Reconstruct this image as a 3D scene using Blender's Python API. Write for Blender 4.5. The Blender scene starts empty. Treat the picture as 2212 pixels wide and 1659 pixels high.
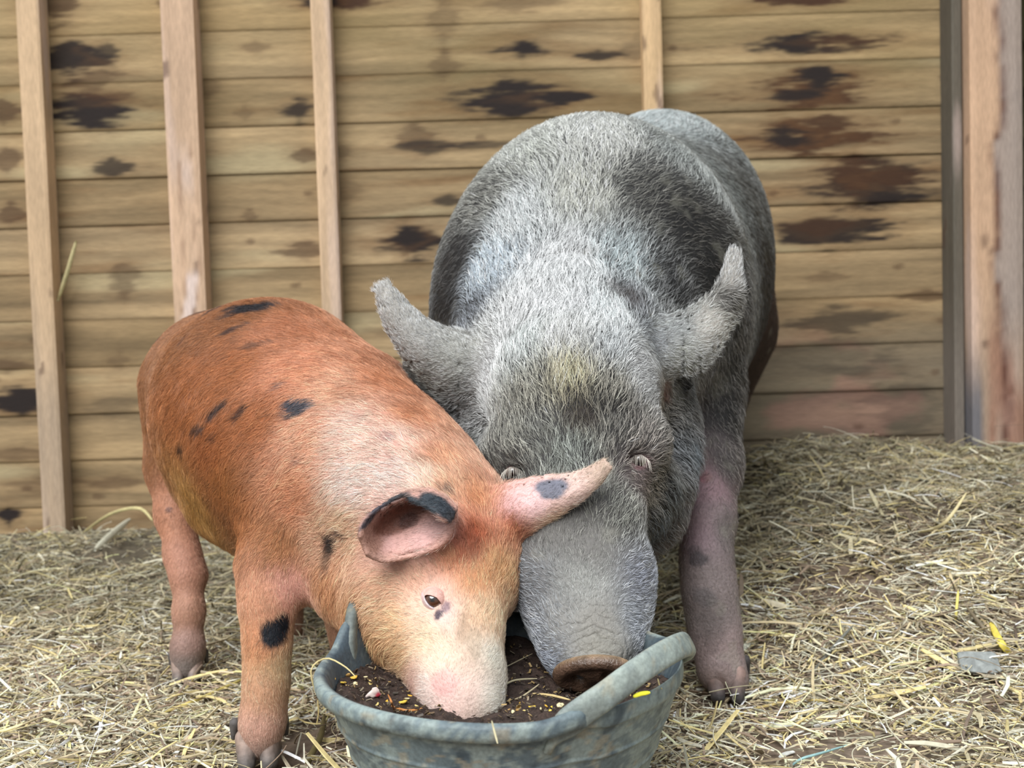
import bpy, math
import numpy as np
from mathutils import Vector
from mathutils.bvhtree import BVHTree

rng = np.random.default_rng(7)
scene = bpy.context.scene
COL = scene.collection

# ------------------------------------------------------------------ camera
FPX = 2400.0
CAM = np.array([0.0, 0.0, 0.57])
PITCH, ROLL = math.radians(3.0), 0.030
F = np.array([0, math.cos(PITCH), -math.sin(PITCH)])
U0 = np.array([0, math.sin(PITCH), math.cos(PITCH)])
R0 = np.array([1.0, 0, 0])
R = R0 * math.cos(ROLL) - U0 * math.sin(ROLL)
U = U0 * math.cos(ROLL) + R0 * math.sin(ROLL)
cam_data = bpy.data.cameras.new('camera')
cam = bpy.data.objects.new('camera', cam_data)
COL.objects.link(cam)
from mathutils import Matrix
m4 = Matrix(((R[0], U[0], -F[0], CAM[0]), (R[1], U[1], -F[1], CAM[1]), (R[2], U[2], -F[2], CAM[2]), (0, 0, 0, 1)))
cam.matrix_world = m4
cam_data.sensor_width = 36.0
cam_data.lens = 36.0 * FPX / 2212.0
cam_data.clip_start = 0.05
cam_data.dof.use_dof = True
cam_data.dof.focus_distance = 1.32
cam_data.dof.aperture_fstop = 6.5
scene.camera = cam

# ------------------------------------------------------------------ light
world = bpy.data.worlds.new('overcast_sky')
scene.world = world
world.use_nodes = True
wn = world.node_tree.nodes; wl = world.node_tree.links
bgn = wn['Background']
tc = wn.new('ShaderNodeTexCoord'); sp = wn.new('ShaderNodeSeparateXYZ')
mr = wn.new('ShaderNodeMapRange'); mr.inputs['From Min'].default_value = -0.15; mr.inputs['From Max'].default_value = 0.9
mx = wn.new('ShaderNodeMix'); mx.data_type = 'RGBA'
mx.inputs['A'].default_value = (0.20, 0.19, 0.17, 1)
mx.inputs['B'].default_value = (0.86, 0.94, 1.0, 1)
wl.new(tc.outputs['Generated'], sp.inputs[0]); wl.new(sp.outputs['Z'], mr.inputs['Value'])
wl.new(mr.outputs['Result'], mx.inputs['Factor']); wl.new(mx.outputs['Result'], bgn.inputs['Color'])
bgn.inputs['Strength'].default_value = 0.85
sun_d = bpy.data.lights.new('cloud_sun', 'SUN')
sun_d.energy = 3.0; sun_d.angle = math.radians(45); sun_d.color = (1.0, 1.0, 0.99)
sun = bpy.data.objects.new('cloud_sun', sun_d)
sun.rotation_euler = Vector((0.32, 0.62, -0.80)).to_track_quat('-Z', 'Y').to_euler()
COL.objects.link(sun)
scene.view_settings.view_transform = 'Standard'
scene.view_settings.look = 'None'
scene.view_settings.gamma = 1.0
scene.view_settings.exposure = 0.40
cy = scene.cycles
cy.max_bounces = 4; cy.diffuse_bounces = 2; cy.glossy_bounces = 2
cy.use_adaptive_sampling = True; cy.adaptive_threshold = 0.02
cy.use_denoising = True
cy.caustics_reflective = False; cy.caustics_refractive = False
scene.cycles_curves.shape = 'RIBBONS'

# ------------------------------------------------------------------ helpers
def at(px, py, d):
    "world point seen at photo pixel (px,py) at distance d along the view axis"
    return CAM + F * d + R * ((px - 1106.0) / FPX * d) - U * ((py - 829.5) / FPX * d)

def lin(r, g, b):
    c = np.array([r, g, b], float) / 255.0
    return np.where(c <= 0.04045, c / 12.92, ((c + 0.055) / 1.055) ** 2.4)

def hash3(i, j, k, seed):
    h = (i.astype(np.int64) * 374761393 + j.astype(np.int64) * 668265263 + k.astype(np.int64) * 2147483647 + seed * 974634777) & 0xffffffff
    h = ((h ^ (h >> 13)) * 1274126177) & 0xffffffff
    h = h ^ (h >> 16)
    return (h & 0xffff) / 65535.0

NROT = np.array(Matrix.Rotation(0.9, 3, 'X') @ Matrix.Rotation(0.7, 3, 'Y') @ Matrix.Rotation(1.1, 3, 'Z'))
def noise(p, scale, seed=0, octaves=1):
    "value noise 0..1; p (N,3), scale may be a 3-vector (cells per metre)"
    out = 0; amp = 1; tot = 0
    q = (p * np.asarray(scale, float)) @ NROT
    for o in range(octaves):
        f = np.floor(q); w = q - f; w = w * w * (3 - 2 * w); f = f.astype(np.int64)
        r = 0
        for a in (0, 1):
            for b in (0, 1):
                for c in (0, 1):
                    wt = (w[:, 0] if a else 1 - w[:, 0]) * (w[:, 1] if b else 1 - w[:, 1]) * (w[:, 2] if c else 1 - w[:, 2])
                    r = r + wt * hash3(f[:, 0] + a, f[:, 1] + b, f[:, 2] + c, seed + o * 17)
        out = out + amp * r; tot += amp; amp *= 0.5; q = (q @ NROT) * 2.03 + 11.3
    return out / tot

def sstep(a, b, x):
    t = np.clip((x - a) / (b - a), 0, 1)
    return t * t * (3 - 2 * t)

def make_mesh(name, verts, faces, mat=None, parent=None, smooth=True, cols=None):
    "faces: (M,4) or (M,3) array, or a list of them mixed"
    me = bpy.data.meshes.new(name)
    verts = np.asarray(verts, np.float32)
    fl = [np.asarray(f, np.int32) for f in (faces if isinstance(faces, list) else [faces]) if len(f)]
    me.vertices.add(len(verts)); me.vertices.foreach_set('co', verts.ravel())
    loops = np.concatenate([f.ravel() for f in fl])
    sizes = np.concatenate([np.full(len(f), f.shape[1], np.int32) for f in fl])
    starts = np.concatenate([[0], np.cumsum(sizes)[:-1]]).astype(np.int32)
    me.loops.add(len(loops)); me.loops.foreach_set('vertex_index', loops)
    me.polygons.add(len(sizes)); me.polygons.foreach_set('loop_start', starts)
    me.polygons.foreach_set('loop_total', sizes)
    me.polygons.foreach_set('use_smooth', np.full(len(sizes), bool(smooth)))
    me.update(calc_edges=True); me.validate()
    if cols is not None:
        a = me.color_attributes.new('tint', 'FLOAT_COLOR', 'POINT')
        a.data.foreach_set('color', np.concatenate([cols, np.ones((len(cols), 1))], 1).astype(np.float32).ravel())
    if mat: me.materials.append(mat)
    o = bpy.data.objects.new(name, me); COL.objects.link(o)
    if parent is not None:
        o.parent = parent
        o.matrix_parent_inverse = Matrix.Translation(-Vector(parent.location))
    return o

def tag(o, label=None, cat=None, group=None, kind=None):
    if label: o['label'] = label
    if cat: o['category'] = cat
    if group: o['group'] = group
    if kind: o['kind'] = kind
    return o

def empty(name, loc, label, cat, group=None):
    o = bpy.data.objects.new(name, None); o.location = Vector(loc); o.empty_display_size = 0.05
    COL.objects.link(o); return tag(o, label, cat, group)

def material(name, rough=0.7, color=None, attr=None, noise_scale=0, noise_amt=0.0, bump=0.0, bump_scale=200, spec=0.3,
             stretch=None, coat=0.0, crease=None):
    m = bpy.data.materials.new(name); m.use_nodes = True
    nt = m.node_tree; n = nt.nodes; l = nt.links; b = n['Principled BSDF']
    b.inputs['Roughness'].default_value = rough
    b.inputs['Specular IOR Level'].default_value = spec
    if coat: b.inputs['Coat Weight'].default_value = coat; b.inputs['Coat Roughness'].default_value = 0.15
    src = None
    if attr:
        a = n.new('ShaderNodeAttribute'); a.attribute_name = attr; src = a.outputs['Color']
    else:
        c = n.new('ShaderNodeRGB'); c.outputs[0].default_value = (*color, 1); src = c.outputs[0]
    tcn = n.new('ShaderNodeTexCoord'); mp = n.new('ShaderNodeMapping')
    l.new(tcn.outputs['Object'], mp.inputs['Vector'])
    if stretch: mp.inputs['Scale'].default_value = stretch
    if noise_amt:
        t = n.new('ShaderNodeTexNoise'); t.inputs['Scale'].default_value = noise_scale; t.inputs['Detail'].default_value = 5
        l.new(mp.outputs[0], t.inputs['Vector'])
        r = n.new('ShaderNodeMapRange'); r.inputs['From Min'].default_value = 0.3; r.inputs['From Max'].default_value = 0.7
        r.inputs['To Min'].default_value = 1 - noise_amt; r.inputs['To Max'].default_value = 1 + noise_amt
        l.new(t.outputs['Fac'], r.inputs['Value'])
        mm = n.new('ShaderNodeVectorMath'); mm.operation = 'SCALE'
        l.new(src, mm.inputs[0]); l.new(r.outputs['Result'], mm.inputs['Scale']); src = mm.outputs[0]
    l.new(src, b.inputs['Base Color'])
    if bump:
        t = n.new('ShaderNodeTexNoise'); t.inputs['Scale'].default_value = bump_scale; t.inputs['Detail'].default_value = 4
        l.new(mp.outputs[0], t.inputs['Vector'])
        hgt = t.outputs['Fac']
        if crease is not None:      # ring-shaped skin folds around the end of the snout
            sb = n.new('ShaderNodeVectorMath'); sb.operation = 'SUBTRACT'; sb.inputs[1].default_value = tuple(crease[0])
            l.new(tcn.outputs['Object'], sb.inputs[0])
            wv = n.new('ShaderNodeTexWave'); wv.wave_type = 'RINGS'; wv.rings_direction = 'SPHERICAL'
            wv.inputs['Scale'].default_value = crease[1]; wv.inputs['Distortion'].default_value = 9.0; wv.inputs['Detail'].default_value = 3
            wv.inputs['Detail Scale'].default_value = 1.6
            l.new(sb.outputs[0], wv.inputs['Vector'])
            ln = n.new('ShaderNodeVectorMath'); ln.operation = 'LENGTH'; l.new(sb.outputs[0], ln.inputs[0])
            fo = n.new('ShaderNodeMapRange'); fo.inputs['From Min'].default_value = crease[2]; fo.inputs['From Max'].default_value = crease[3]
            fo.inputs['To Min'].default_value = 0.9; fo.inputs['To Max'].default_value = 0.0; l.new(ln.outputs['Value'], fo.inputs['Value'])
            pw = n.new('ShaderNodeMath'); pw.operation = 'POWER'; pw.inputs[1].default_value = .35; l.new(wv.outputs['Fac'], pw.inputs[0])
            ml = n.new('ShaderNodeMath'); ml.operation = 'MULTIPLY'; l.new(pw.outputs[0], ml.inputs[0]); l.new(fo.outputs['Result'], ml.inputs[1])
            ad = n.new('ShaderNodeMath'); ad.operation = 'ADD'; l.new(t.outputs['Fac'], ad.inputs[0]); l.new(ml.outputs[0], ad.inputs[1]); hgt = ad.outputs[0]
        bp = n.new('ShaderNodeBump'); bp.inputs['Strength'].default_value = bump; bp.inputs['Distance'].default_value = 0.003
        l.new(hgt, bp.inputs['Height']); l.new(bp.outputs['Normal'], b.inputs['Normal'])
    return m

# ------------------------------------------------------------------ implicit bodies
class Body:
    def __init__(s, h): s.h = h; s.pr = []
    def cone(s, a, ra, b, rb, k=0.03, op='add'):
        s.pr.append(('cone', np.array(a), ra, np.array(b), rb, k, op))
    def chain(s, pts, k=0.03, op='add'):
        "pts: list of (px,py,depth,radius_px)"
        q = [(at(x, y, d), r * d / FPX) for x, y, d, r in pts]
        for (a, ra), (b, rb) in zip(q[:-1], q[1:]): s.cone(a, ra, b, rb, k, op)
    def ell(s, c, rad, axes=None, k=0.03, op='add'):
        s.pr.append(('ell', np.array(c), np.array(rad, float), np.eye(3) if axes is None else np.array(axes), k, op))
    def sheet(s, pts, th, k=0.01):
        s.pr.append(('sheet', np.asarray(pts), np.asarray(th) * np.ones(len(pts)), k, 'add'))
    def bounds(s, p):
        if p[0] == 'cone': lo = np.minimum(p[1] - p[2], p[3] - p[4]); hi = np.maximum(p[1] + p[2], p[3] + p[4]); k = p[5]
        elif p[0] == 'ell': r = np.sqrt(((p[3] * p[2][:, None]) ** 2).sum(0)); lo = p[1] - r; hi = p[1] + r; k = p[4]
        else: t = p[2].max(); lo = p[1].min(0) - t; hi = p[1].max(0) + t; k = p[3]
        return lo, hi, k
    def mesh(s, smooth_it=2):
        h = s.h
        adds = [s.bounds(p) for p in s.pr if p[-1] == 'add']
        lo = np.min([a[0] for a in adds], 0) - 4 * h; hi = np.max([a[1] for a in adds], 0) + 4 * h
        n = np.ceil((hi - lo) / h).astype(int) + 1
        D = np.full(n, 1.0, np.float32)
        for p in s.pr:
            a, b, k = s.bounds(p)
            m = k + 3 * h
            i0 = np.maximum(np.floor((a - m - lo) / h).astype(int), 0); i1 = np.minimum(np.ceil((b + m - lo) / h).astype(int) + 1, n)
            if (i1 <= i0).any(): continue
            ax = [(lo[t] + h * np.arange(i0[t], i1[t])).astype(np.float32) for t in range(3)]
            X, Y, Z = np.meshgrid(*ax, indexing='ij')
            if p[0] == 'cone':
                A, ra, B, rb = p[1:5]; v = B - A; L = max(float(v @ v), 1e-9)
                t = np.clip(((X - A[0]) * v[0] + (Y - A[1]) * v[1] + (Z - A[2]) * v[2]) / L, 0, 1)
                d = np.sqrt((X - A[0] - t * v[0]) ** 2 + (Y - A[1] - t * v[1]) ** 2 + (Z - A[2] - t * v[2]) ** 2) - (ra + (rb - ra) * t)
            elif p[0] == 'ell':
                c, r, M = p[1:4]; dx, dy, dz = X - c[0], Y - c[1], Z - c[2]
                q = [(M[t][0] * dx + M[t][1] * dy + M[t][2] * dz) for t in range(3)]
                k0 = np.sqrt(sum((q[t] / r[t]) ** 2 for t in range(3))); k1 = np.sqrt(sum((q[t] / r[t] ** 2) ** 2 for t in range(3))) + 1e-6
                d = k0 * (k0 - 1) / k1
            else:
                P = np.stack([X.ravel(), Y.ravel(), Z.ravel()], 1); S = p[1].astype(np.float32); d = np.empty(len(P), np.float32)
                S2 = (S ** 2).sum(1); th = p[2].astype(np.float32)
                for c0 in range(0, len(P), 40000):
                    q = P[c0:c0 + 40000]
                    dd = np.maximum((q ** 2).sum(1)[:, None] + S2[None] - 2 * q @ S.T, 0)
                    d[c0:c0 + 40000] = (np.sqrt(dd) - th[None]).min(1)
                d = d.reshape(X.shape)
            sl = tuple(slice(i0[t], i1[t]) for t in range(3)); cur = D[sl]
            if p[-1] == 'add':
                hh = np.maximum(k - np.abs(cur - d), 0) / max(k, 1e-6)
                D[sl] = np.minimum(cur, d) - hh * hh * k * 0.25
            else:
                d2 = -d; hh = np.maximum(k - np.abs(cur - d2), 0) / max(k, 1e-6)
                D[sl] = np.maximum(cur, d2) + hh * hh * k * 0.25
        # surface nets
        S = (D < 0)
        cnt = np.zeros(np.array(n) - 1, np.int8)
        cs = [(a, b, c) for a in (0, 1) for b in (0, 1) for c in (0, 1)]
        for a, b, c in cs: cnt += S[a:n[0] - 1 + a, b:n[1] - 1 + b, c:n[2] - 1 + c]
        act = (cnt > 0) & (cnt < 8)
        I = np.argwhere(act)
        idx = np.full(act.shape, -1, np.int32); idx[act] = np.arange(len(I))
        acc = np.zeros((len(I), 3)); num = np.zeros(len(I))
        val = {c: D[I[:, 0] + c[0], I[:, 1] + c[1], I[:, 2] + c[2]] for c in cs}
        for c in cs:
            for axn in range(3):
                if c[axn] == 0:
                    c2 = list(c); c2[axn] = 1; c2 = tuple(c2)
                    v0, v1 = val[c], val[c2]; cr = (v0 < 0) != (v1 < 0)
                    t = np.where(cr, v0 / np.where(cr, v0 - v1, 1), 0)
                    pt = np.tile(np.array(c, float), (len(I), 1)); pt[:, axn] += t
                    acc += pt * cr[:, None]; num += cr
        V = lo + h * (I + acc / num[:, None])
        faces = []
        for axn in range(3):
            o1, o2 = [(1, 2), (2, 0), (0, 1)][axn]
            sl0 = [slice(None)] * 3; sl1 = [slice(None)] * 3; sl0[axn] = slice(0, -1); sl1[axn] = slice(1, None)
            A = S[tuple(sl0)]; B = S[tuple(sl1)]
            E = np.argwhere(A != B)
            E = E[(E[:, o1] > 0) & (E[:, o2] > 0) & (E[:, o1] < act.shape[o1]) & (E[:, o2] < act.shape[o2])]
            ins = A[E[:, 0], E[:, 1], E[:, 2]]
            def g(d1, d2):
                q = E.copy(); q[:, o1] -= d1; q[:, o2] -= d2
                return idx[q[:, 0], q[:, 1], q[:, 2]]
            q = np.stack([g(1, 1), g(0, 1), g(0, 0), g(1, 0)], 1)
            q[~ins] = q[~ins][:, ::-1]
            faces.append(q)
        Q = np.concatenate(faces); Q = Q[(Q >= 0).all(1)]
        ed = np.concatenate([Q[:, [0, 1]], Q[:, [1, 2]], Q[:, [2, 3]], Q[:, [3, 0]]])
        deg = np.bincount(ed[:, 0], minlength=len(V)) + np.bincount(ed[:, 1], minlength=len(V))
        for it in range(smooth_it):
            nv = np.stack([np.bincount(ed[:, 0], V[ed[:, 1], t], len(V)) + np.bincount(ed[:, 1], V[ed[:, 0], t], len(V)) for t in range(3)], 1) / deg[:, None]
            V = V + 0.6 * (nv - V)
        return V, Q

def tri_normals(V, Q):
    a = V[Q[:, 2]] - V[Q[:, 0]]; b = V[Q[:, 3]] - V[Q[:, 1]]
    return np.cross(a, b) * 0.5

def vert_normals(V, Q):
    fn = tri_normals(V, Q); N = np.zeros_like(V)
    for c in range(4):
        for t in range(3): N[:, t] += np.bincount(Q[:, c], fn[:, t], len(V))
    return N / (np.linalg.norm(N, axis=1, keepdims=True) + 1e-12)

class Coat:
    "pigment, hair length / density / flow, spread over a body from samples on its surface"
    def __init__(s, V, Q, tone=None):
        s.thin = False
        s.tone = tone or (lambda a, b, n, x: (a, b))
        s.bvh = BVHTree.FromPolygons([tuple(v) for v in V.tolist()], Q.tolist()); s.A = []; s.spots = []
    def hit(s, px, py):
        d = at(px, py, 1.0) - CAM; d /= np.linalg.norm(d)
        r = s.bvh.ray_cast(Vector(CAM), Vector(d))
        if r[0] is None:
            best = None
            for t in np.arange(1.0, 3.0, 0.05):
                q = s.bvh.find_nearest(Vector(at(px, py, t)))
                if best is None or q[3] < best[3]: best = q
            return np.array(best[0]), np.array(best[1])
        return np.array(r[0]), np.array(r[1])
    def add(s, px, py, skin, hair, length, dens, fx, fy, lift=0.35, pt=None):
        p = s.hit(px, py)[0] if pt is None else np.array(pt)
        skin, hair = s.tone(skin, hair, length, px)
        fl = R * fx - U * fy; fl = fl / (np.linalg.norm(fl) + 1e-9)
        if s.thin: dens *= min(max((sum(hair) / 3 - 60) / 130, .22), 1.1)
        s.A.append(np.concatenate([p, lin(*skin), lin(*hair), [length * 0.001, dens], fl, [lift]]))
    def spot(s, px, py, rx, ry, ang, col, strength=1.0, ragged=0.35, pt=None):
        p, nrm = s.hit(px, py); d = float((p - CAM) @ F); c, sn = math.cos(math.radians(ang)), math.sin(math.radians(ang))
        u = R * c - U * sn; v = R * sn + U * c
        s.spots.append((p, u, v, rx * d / FPX, ry * d / FPX, lin(*col), strength, ragged))
    def field(s, P):
        A = np.array(s.A); out = np.zeros((len(P), A.shape[1] - 3))
        for c in range(0, len(P), 50000):
            q = P[c:c + 50000]
            d2 = ((q[:, None, :] - A[None, :, :3]) ** 2).sum(2)
            w = 1 / (d2 + 0.0004) ** 1.9; w /= w.sum(1, keepdims=True)
            out[c:c + 50000] = w @ A[:, 3:]
        return dict(skin=out[:, 0:3], hair=out[:, 3:6], length=out[:, 6], dens=out[:, 7], flow=out[:, 8:11], lift=out[:, 11])
    def mask(s, P, jitter=0.0):
        "list of (mask, colour) for each pigment spot"
        res = []
        n1 = noise(P, 90, 3, 3) - 0.5
        for (p, u, v, rx, ry, col, st, rg) in s.spots:
            d = P - p; du = (d @ u) / rx; dv = (d @ v) / ry; dw = (d @ np.cross(u, v)) / (max(rx, ry) * 1.2)
            r = np.sqrt(du ** 2 + dv ** 2 + dw ** 2) + n1 * rg * 2.2 + jitter
            res.append(((1 - sstep(0.75, 1.15, r)) * st, col))
        return res

def fur(name, V, Q, coat, n, mat, parent, radius=0.00035, seg=4, seed=1, density_back=0.12, spotted=True, var=0.25, mixdark=0.0, dark=(60, 55, 55), curl=0.15, clump=0.0):
    g = np.random.default_rng(seed)
    fn = tri_normals(V, Q); area = np.linalg.norm(fn, axis=1); nr = fn / (area[:, None] + 1e-12)
    cen = V[Q].mean(1)
    fld = coat.field(cen)
    view = CAM - cen; view /= np.linalg.norm(view, axis=1, keepdims=True)
    facing = (view * nr).sum(1)
    w = area * np.clip(fld['dens'], 0, None) * np.where(facing > -0.35, 1.0, density_back)
    dist = np.linalg.norm(cen - CAM, axis=1); w *= np.clip((1.6 / dist) ** 1.2, 0.3, 1.5)
    pick = g.choice(len(Q), n, p=w / w.sum())
    a, b = g.random(n), g.random(n)
    q = V[Q[pick]]
    P = ((1 - a) * (1 - b))[:, None] * q[:, 0] + (a * (1 - b))[:, None] * q[:, 1] + (a * b)[:, None] * q[:, 2] + ((1 - a) * b)[:, None] * q[:, 3]
    N = vert_normals(V, Q); nn = N[Q[pick]].mean(1); nn /= np.linalg.norm(nn, axis=1, keepdims=True)
    fl = coat.field(P)
    f = fl['flow']; f = f - (f * nn).sum(1, keepdims=True) * nn; f /= np.linalg.norm(f, axis=1, keepdims=True) + 1e-6
    side = np.cross(nn, f)
    lown = (noise(P, 28, seed, 2) - 0.5)[:, None]; wav = (noise(P, 120, seed + 5, 1) - 0.5)[:, None]
    ang = lown * 1.1 + wav * 0.9 + g.normal(0, 0.22, (n, 1))
    f = f * np.cos(ang) + side * np.sin(ang)
    lift = np.clip(fl['lift'][:, None] * (1 + g.normal(0, 0.3, (n, 1))), 0.05, 1.5)
    L = (fl['length'] * g.uniform(0.55, 1.25, n))[:, None]
    bend = g.normal(0, curl, (n, 1))
    pts = np.empty((n, seg, 3)); pts[:, 0] = P - nn * 0.0006
    cur = P.copy(); st = L / (seg - 1)
    for i in range(1, seg):
        t = i / (seg - 1)
        dr = f + nn * lift * (1.3 - 1.1 * t) + np.cross(nn, f) * bend * t * 2
        dr /= np.linalg.norm(dr, axis=1, keepdims=True)
        cur = cur + dr * st; pts[:, i] = cur
    hc = fl['hair'] * (0.78 + 0.44 * noise(P, 70, seed + 9, 2))[:, None]
    if spotted:
        for mk, col in coat.mask(P, g.normal(0, 0.12, n)): hc = hc * (1 - mk[:, None]) + col * mk[:, None]
    if mixdark > 0:
        dk = g.random(n) < mixdark; hc[dk] = hc[dk] * 0.35 + lin(*dark) * 0.4
    hc = np.clip(hc * np.exp(g.normal(0, var, n))[:, None], 0, 0.95)
    cd = bpy.data.hair_curves.new(name)
    cd.add_curves([seg] * n)
    cd.position_data.foreach_set('vector', pts.astype(np.float32).ravel())
    ra = cd.attributes.get('radius') or cd.attributes.new('radius', 'FLOAT', 'POINT')
    prof = np.linspace(1, 0.12, seg) ** 0.8
    rad = (radius * g.uniform(0.7, 1.3, n) * np.clip(L[:, 0] / .013, .5, 1.15))[:, None] * prof[None]
    ra.data.foreach_set('value', rad.astype(np.float32).ravel())
    ca = cd.attributes.new('tint', 'FLOAT_COLOR', 'CURVE')
    ca.data.foreach_set('color', np.concatenate([hc, np.ones((n, 1))], 1).astype(np.float32).ravel())
    cd.materials.append(mat)
    o = bpy.data.objects.new(name, cd); COL.objects.link(o)
    if parent is not None: o.parent = parent; o.matrix_parent_inverse = Matrix.Translation(-Vector(parent.location))
    o['kind'] = 'stuff'
    return o

def skin_cols(V, coat, extra=None):
    f = coat.field(V); c = f['skin'].copy()
    for mk, col in coat.mask(V): c = c * (1 - mk[:, None]) + col * mk[:, None]
    c *= (0.85 + 0.3 * noise(V, 60, 9, 3))[:, None]
    if extra is not None: c = extra(V, c)
    return np.clip(c, 0.002, 0.95)

def ear_points(rows, nu=26, nv=13):
    """rows: list of (left edge, right edge, bulge) along the ear, edges = 3-D points; bulge pushes the middle out along w"""
    rows_l = np.array([r[0] for r in rows]); rows_r = np.array([r[1] for r in rows]); bu = np.array([r[2] for r in rows]); w = np.array([r[3] for r in rows])
    t = np.linspace(0, len(rows) - 1, nu)
    def ci(A):   # Catmull-Rom
        out = []
        for x in t:
            i = min(int(x), len(A) - 2); f = x - i
            p0, p1, p2, p3 = A[max(i - 1, 0)], A[i], A[i + 1], A[min(i + 2, len(A) - 1)]
            out.append(0.5 * ((2 * p1) + (-p0 + p2) * f + (2 * p0 - 5 * p1 + 4 * p2 - p3) * f * f + (-p0 + 3 * p1 - 3 * p2 + p3) * f ** 3))
        return np.array(out)
    a, b, c, d = ci(rows_l), ci(rows_r), ci(bu[:, None])[:, 0], ci(w)
    P = []
    for j in range(nv):
        s = j / (nv - 1)
        P.append(a * (1 - s) + b * s + d * (c * (1 - (2 * s - 1) ** 2))[:, None])
    return np.array(P)    # (nv,nu,3)

# ------------------------------------------------------------------ ground
def ground_z(x, y):
    x = np.asarray(x, float); y = np.asarray(y, float)
    left = 0.05 * sstep(1.8, 3.0, y)
    right = np.interp(y, [0, 1.5, 1.8, 2.15, 3.0], [0, 0, 0.085, 0.19, 0.255])
    k = sstep(0.15, 0.85, x)
    shp = x.shape; q = np.stack([x.ravel(), y.ravel(), y.ravel() * 0], 1)
    mound = ((noise(q, 5.5, 301, 2) - .5) * .075 + (noise(q, 15, 302, 2) - .5) * .030).reshape(shp) * sstep(1.72, 2.0, y) * sstep(2.97, 2.7, y) * (0.35 + 0.65 * sstep(.1, .5, x))
    mound = mound - .05 * np.exp(-(((x - .75) / .38) ** 2 + ((y - 2.45) / .2) ** 2))
    return mound + left * (1 - k) + right * k - 0.045 * sstep(.75, 1.3, x) * sstep(2.2, 3.0, y)
# ------------------------------------------------------------------ setting
def build_floor():
    xs = np.arange(-1.9, 1.92, 0.012); ys = np.arange(0.3, 3.12, 0.012)
    X, Y = np.meshgrid(xs, ys, indexing='ij'); P = np.stack([X.ravel(), Y.ravel(), np.zeros(X.size)], 1)
    z = ground_z(P[:, 0], P[:, 1]) + 0.016 * (noise(P, 9, 1, 3) - 0.5) + 0.008 * (noise(P, 45, 2, 2) - 0.5)
    P[:, 2] = z
    n0, n1 = X.shape; I = np.arange(X.size).reshape(n0, n1)
    Q = np.stack([I[:-1, :-1].ravel(), I[1:, :-1].ravel(), I[1:, 1:].ravel(), I[:-1, 1:].ravel()], 1)
    a = noise(P, 5, 5, 4)[:, None]; b = noise(P, 30, 6, 3)[:, None]
    c = lin(96, 78, 66) * (1 - a) + lin(140, 126, 110) * a
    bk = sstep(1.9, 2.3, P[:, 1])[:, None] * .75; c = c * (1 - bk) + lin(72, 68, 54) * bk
    c = c * (0.55 + 0.9 * b)
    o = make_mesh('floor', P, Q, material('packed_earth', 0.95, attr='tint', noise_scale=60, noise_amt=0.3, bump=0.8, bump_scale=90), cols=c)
    tag(o, 'packed earth floor under the straw bedding', 'ground', kind='structure')
build_floor()

BZ0, BP = 1.375, 0.126            # board joints
WALL_Y = 3.0
stains = [  # px,py,rx,ry,darkness, tone  (0 black, 1 brown)
 (170,140,60,26,.85,0),(245,118,30,12,.7,0),(205,245,62,26,.95,0),(250,215,40,10,.6,1),(170,225,55,8,.6,0),(215,185,40,22,.5,1),
 (250,365,34,12,.75,0),(130,20,45,30,.7,1),(20,245,22,18,.6,1),(25,350,22,16,.6,1),(30,460,20,16,.6,1),(270,600,26,26,.5,1),
 (455,195,20,12,.3,1),(650,245,36,14,.8,0),(660,340,22,12,.6,1),(665,540,40,12,.6,1),(745,12,60,16,.9,1),(690,8,30,12,.8,0),
 (900,300,30,20,.5,1),(925,320,50,10,.7,0),(1040,318,60,5,.6,0),(1130,118,50,14,.9,0),(1290,128,34,9,.8,0),(1105,215,80,26,1.0,0),
 (1210,216,60,9,.9,0),(960,60,24,40,.35,1),(960,150,24,20,.4,1),(895,525,60,24,1.0,0),(880,512,26,18,.9,0),(970,435,30,8,.7,0),
 (545,470,14,10,.4,1),(535,250,14,12,.3,1),(850,710,60,8,.3,1),
 (1740,5,70,12,.9,1),(1710,104,120,17,.9,0),(1800,98,60,8,.7,1),(1745,200,90,30,.9,1),(1760,180,40,24,.9,0),(1700,212,50,10,.8,0),
 (1735,300,110,24,.95,1),(1780,272,40,22,.8,1),(1690,300,60,14,.8,0),(1870,395,90,36,1.0,0),(1840,380,40,26,.8,1),(1920,388,50,12,.7,1),
 (1790,502,85,26,.85,0),(1770,490,40,14,.6,1),(1800,690,80,22,.6,0),(1900,800,60,22,.25,0),(2010,640,50,8,.6,1),(2060,690,24,8,.5,1),
 (45,860,60,22,.9,0),(15,790,40,12,.5,1),(10,1112,24,14,.9,0),(90,1050,60,14,.4,1),(250,1045,60,10,.5,1),(260,780,20,12,.3,1),
 (30,985,60,10,.5,1),(240,880,40,14,.3,0),(1040,470,20,10,.4,1),(740,330,16,10,.3,1),(745,410,26,18,.25,1),(1370,120,20,20,.25,0),
 (1120,20,60,10,.4,1),(560,110,20,8,.4,1),(1790,770,120,26,.3,0),(1960,880,70,40,.35,0),(1780,600,30,8,.35,1),(2068,250,10,16,.6,0)]
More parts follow.
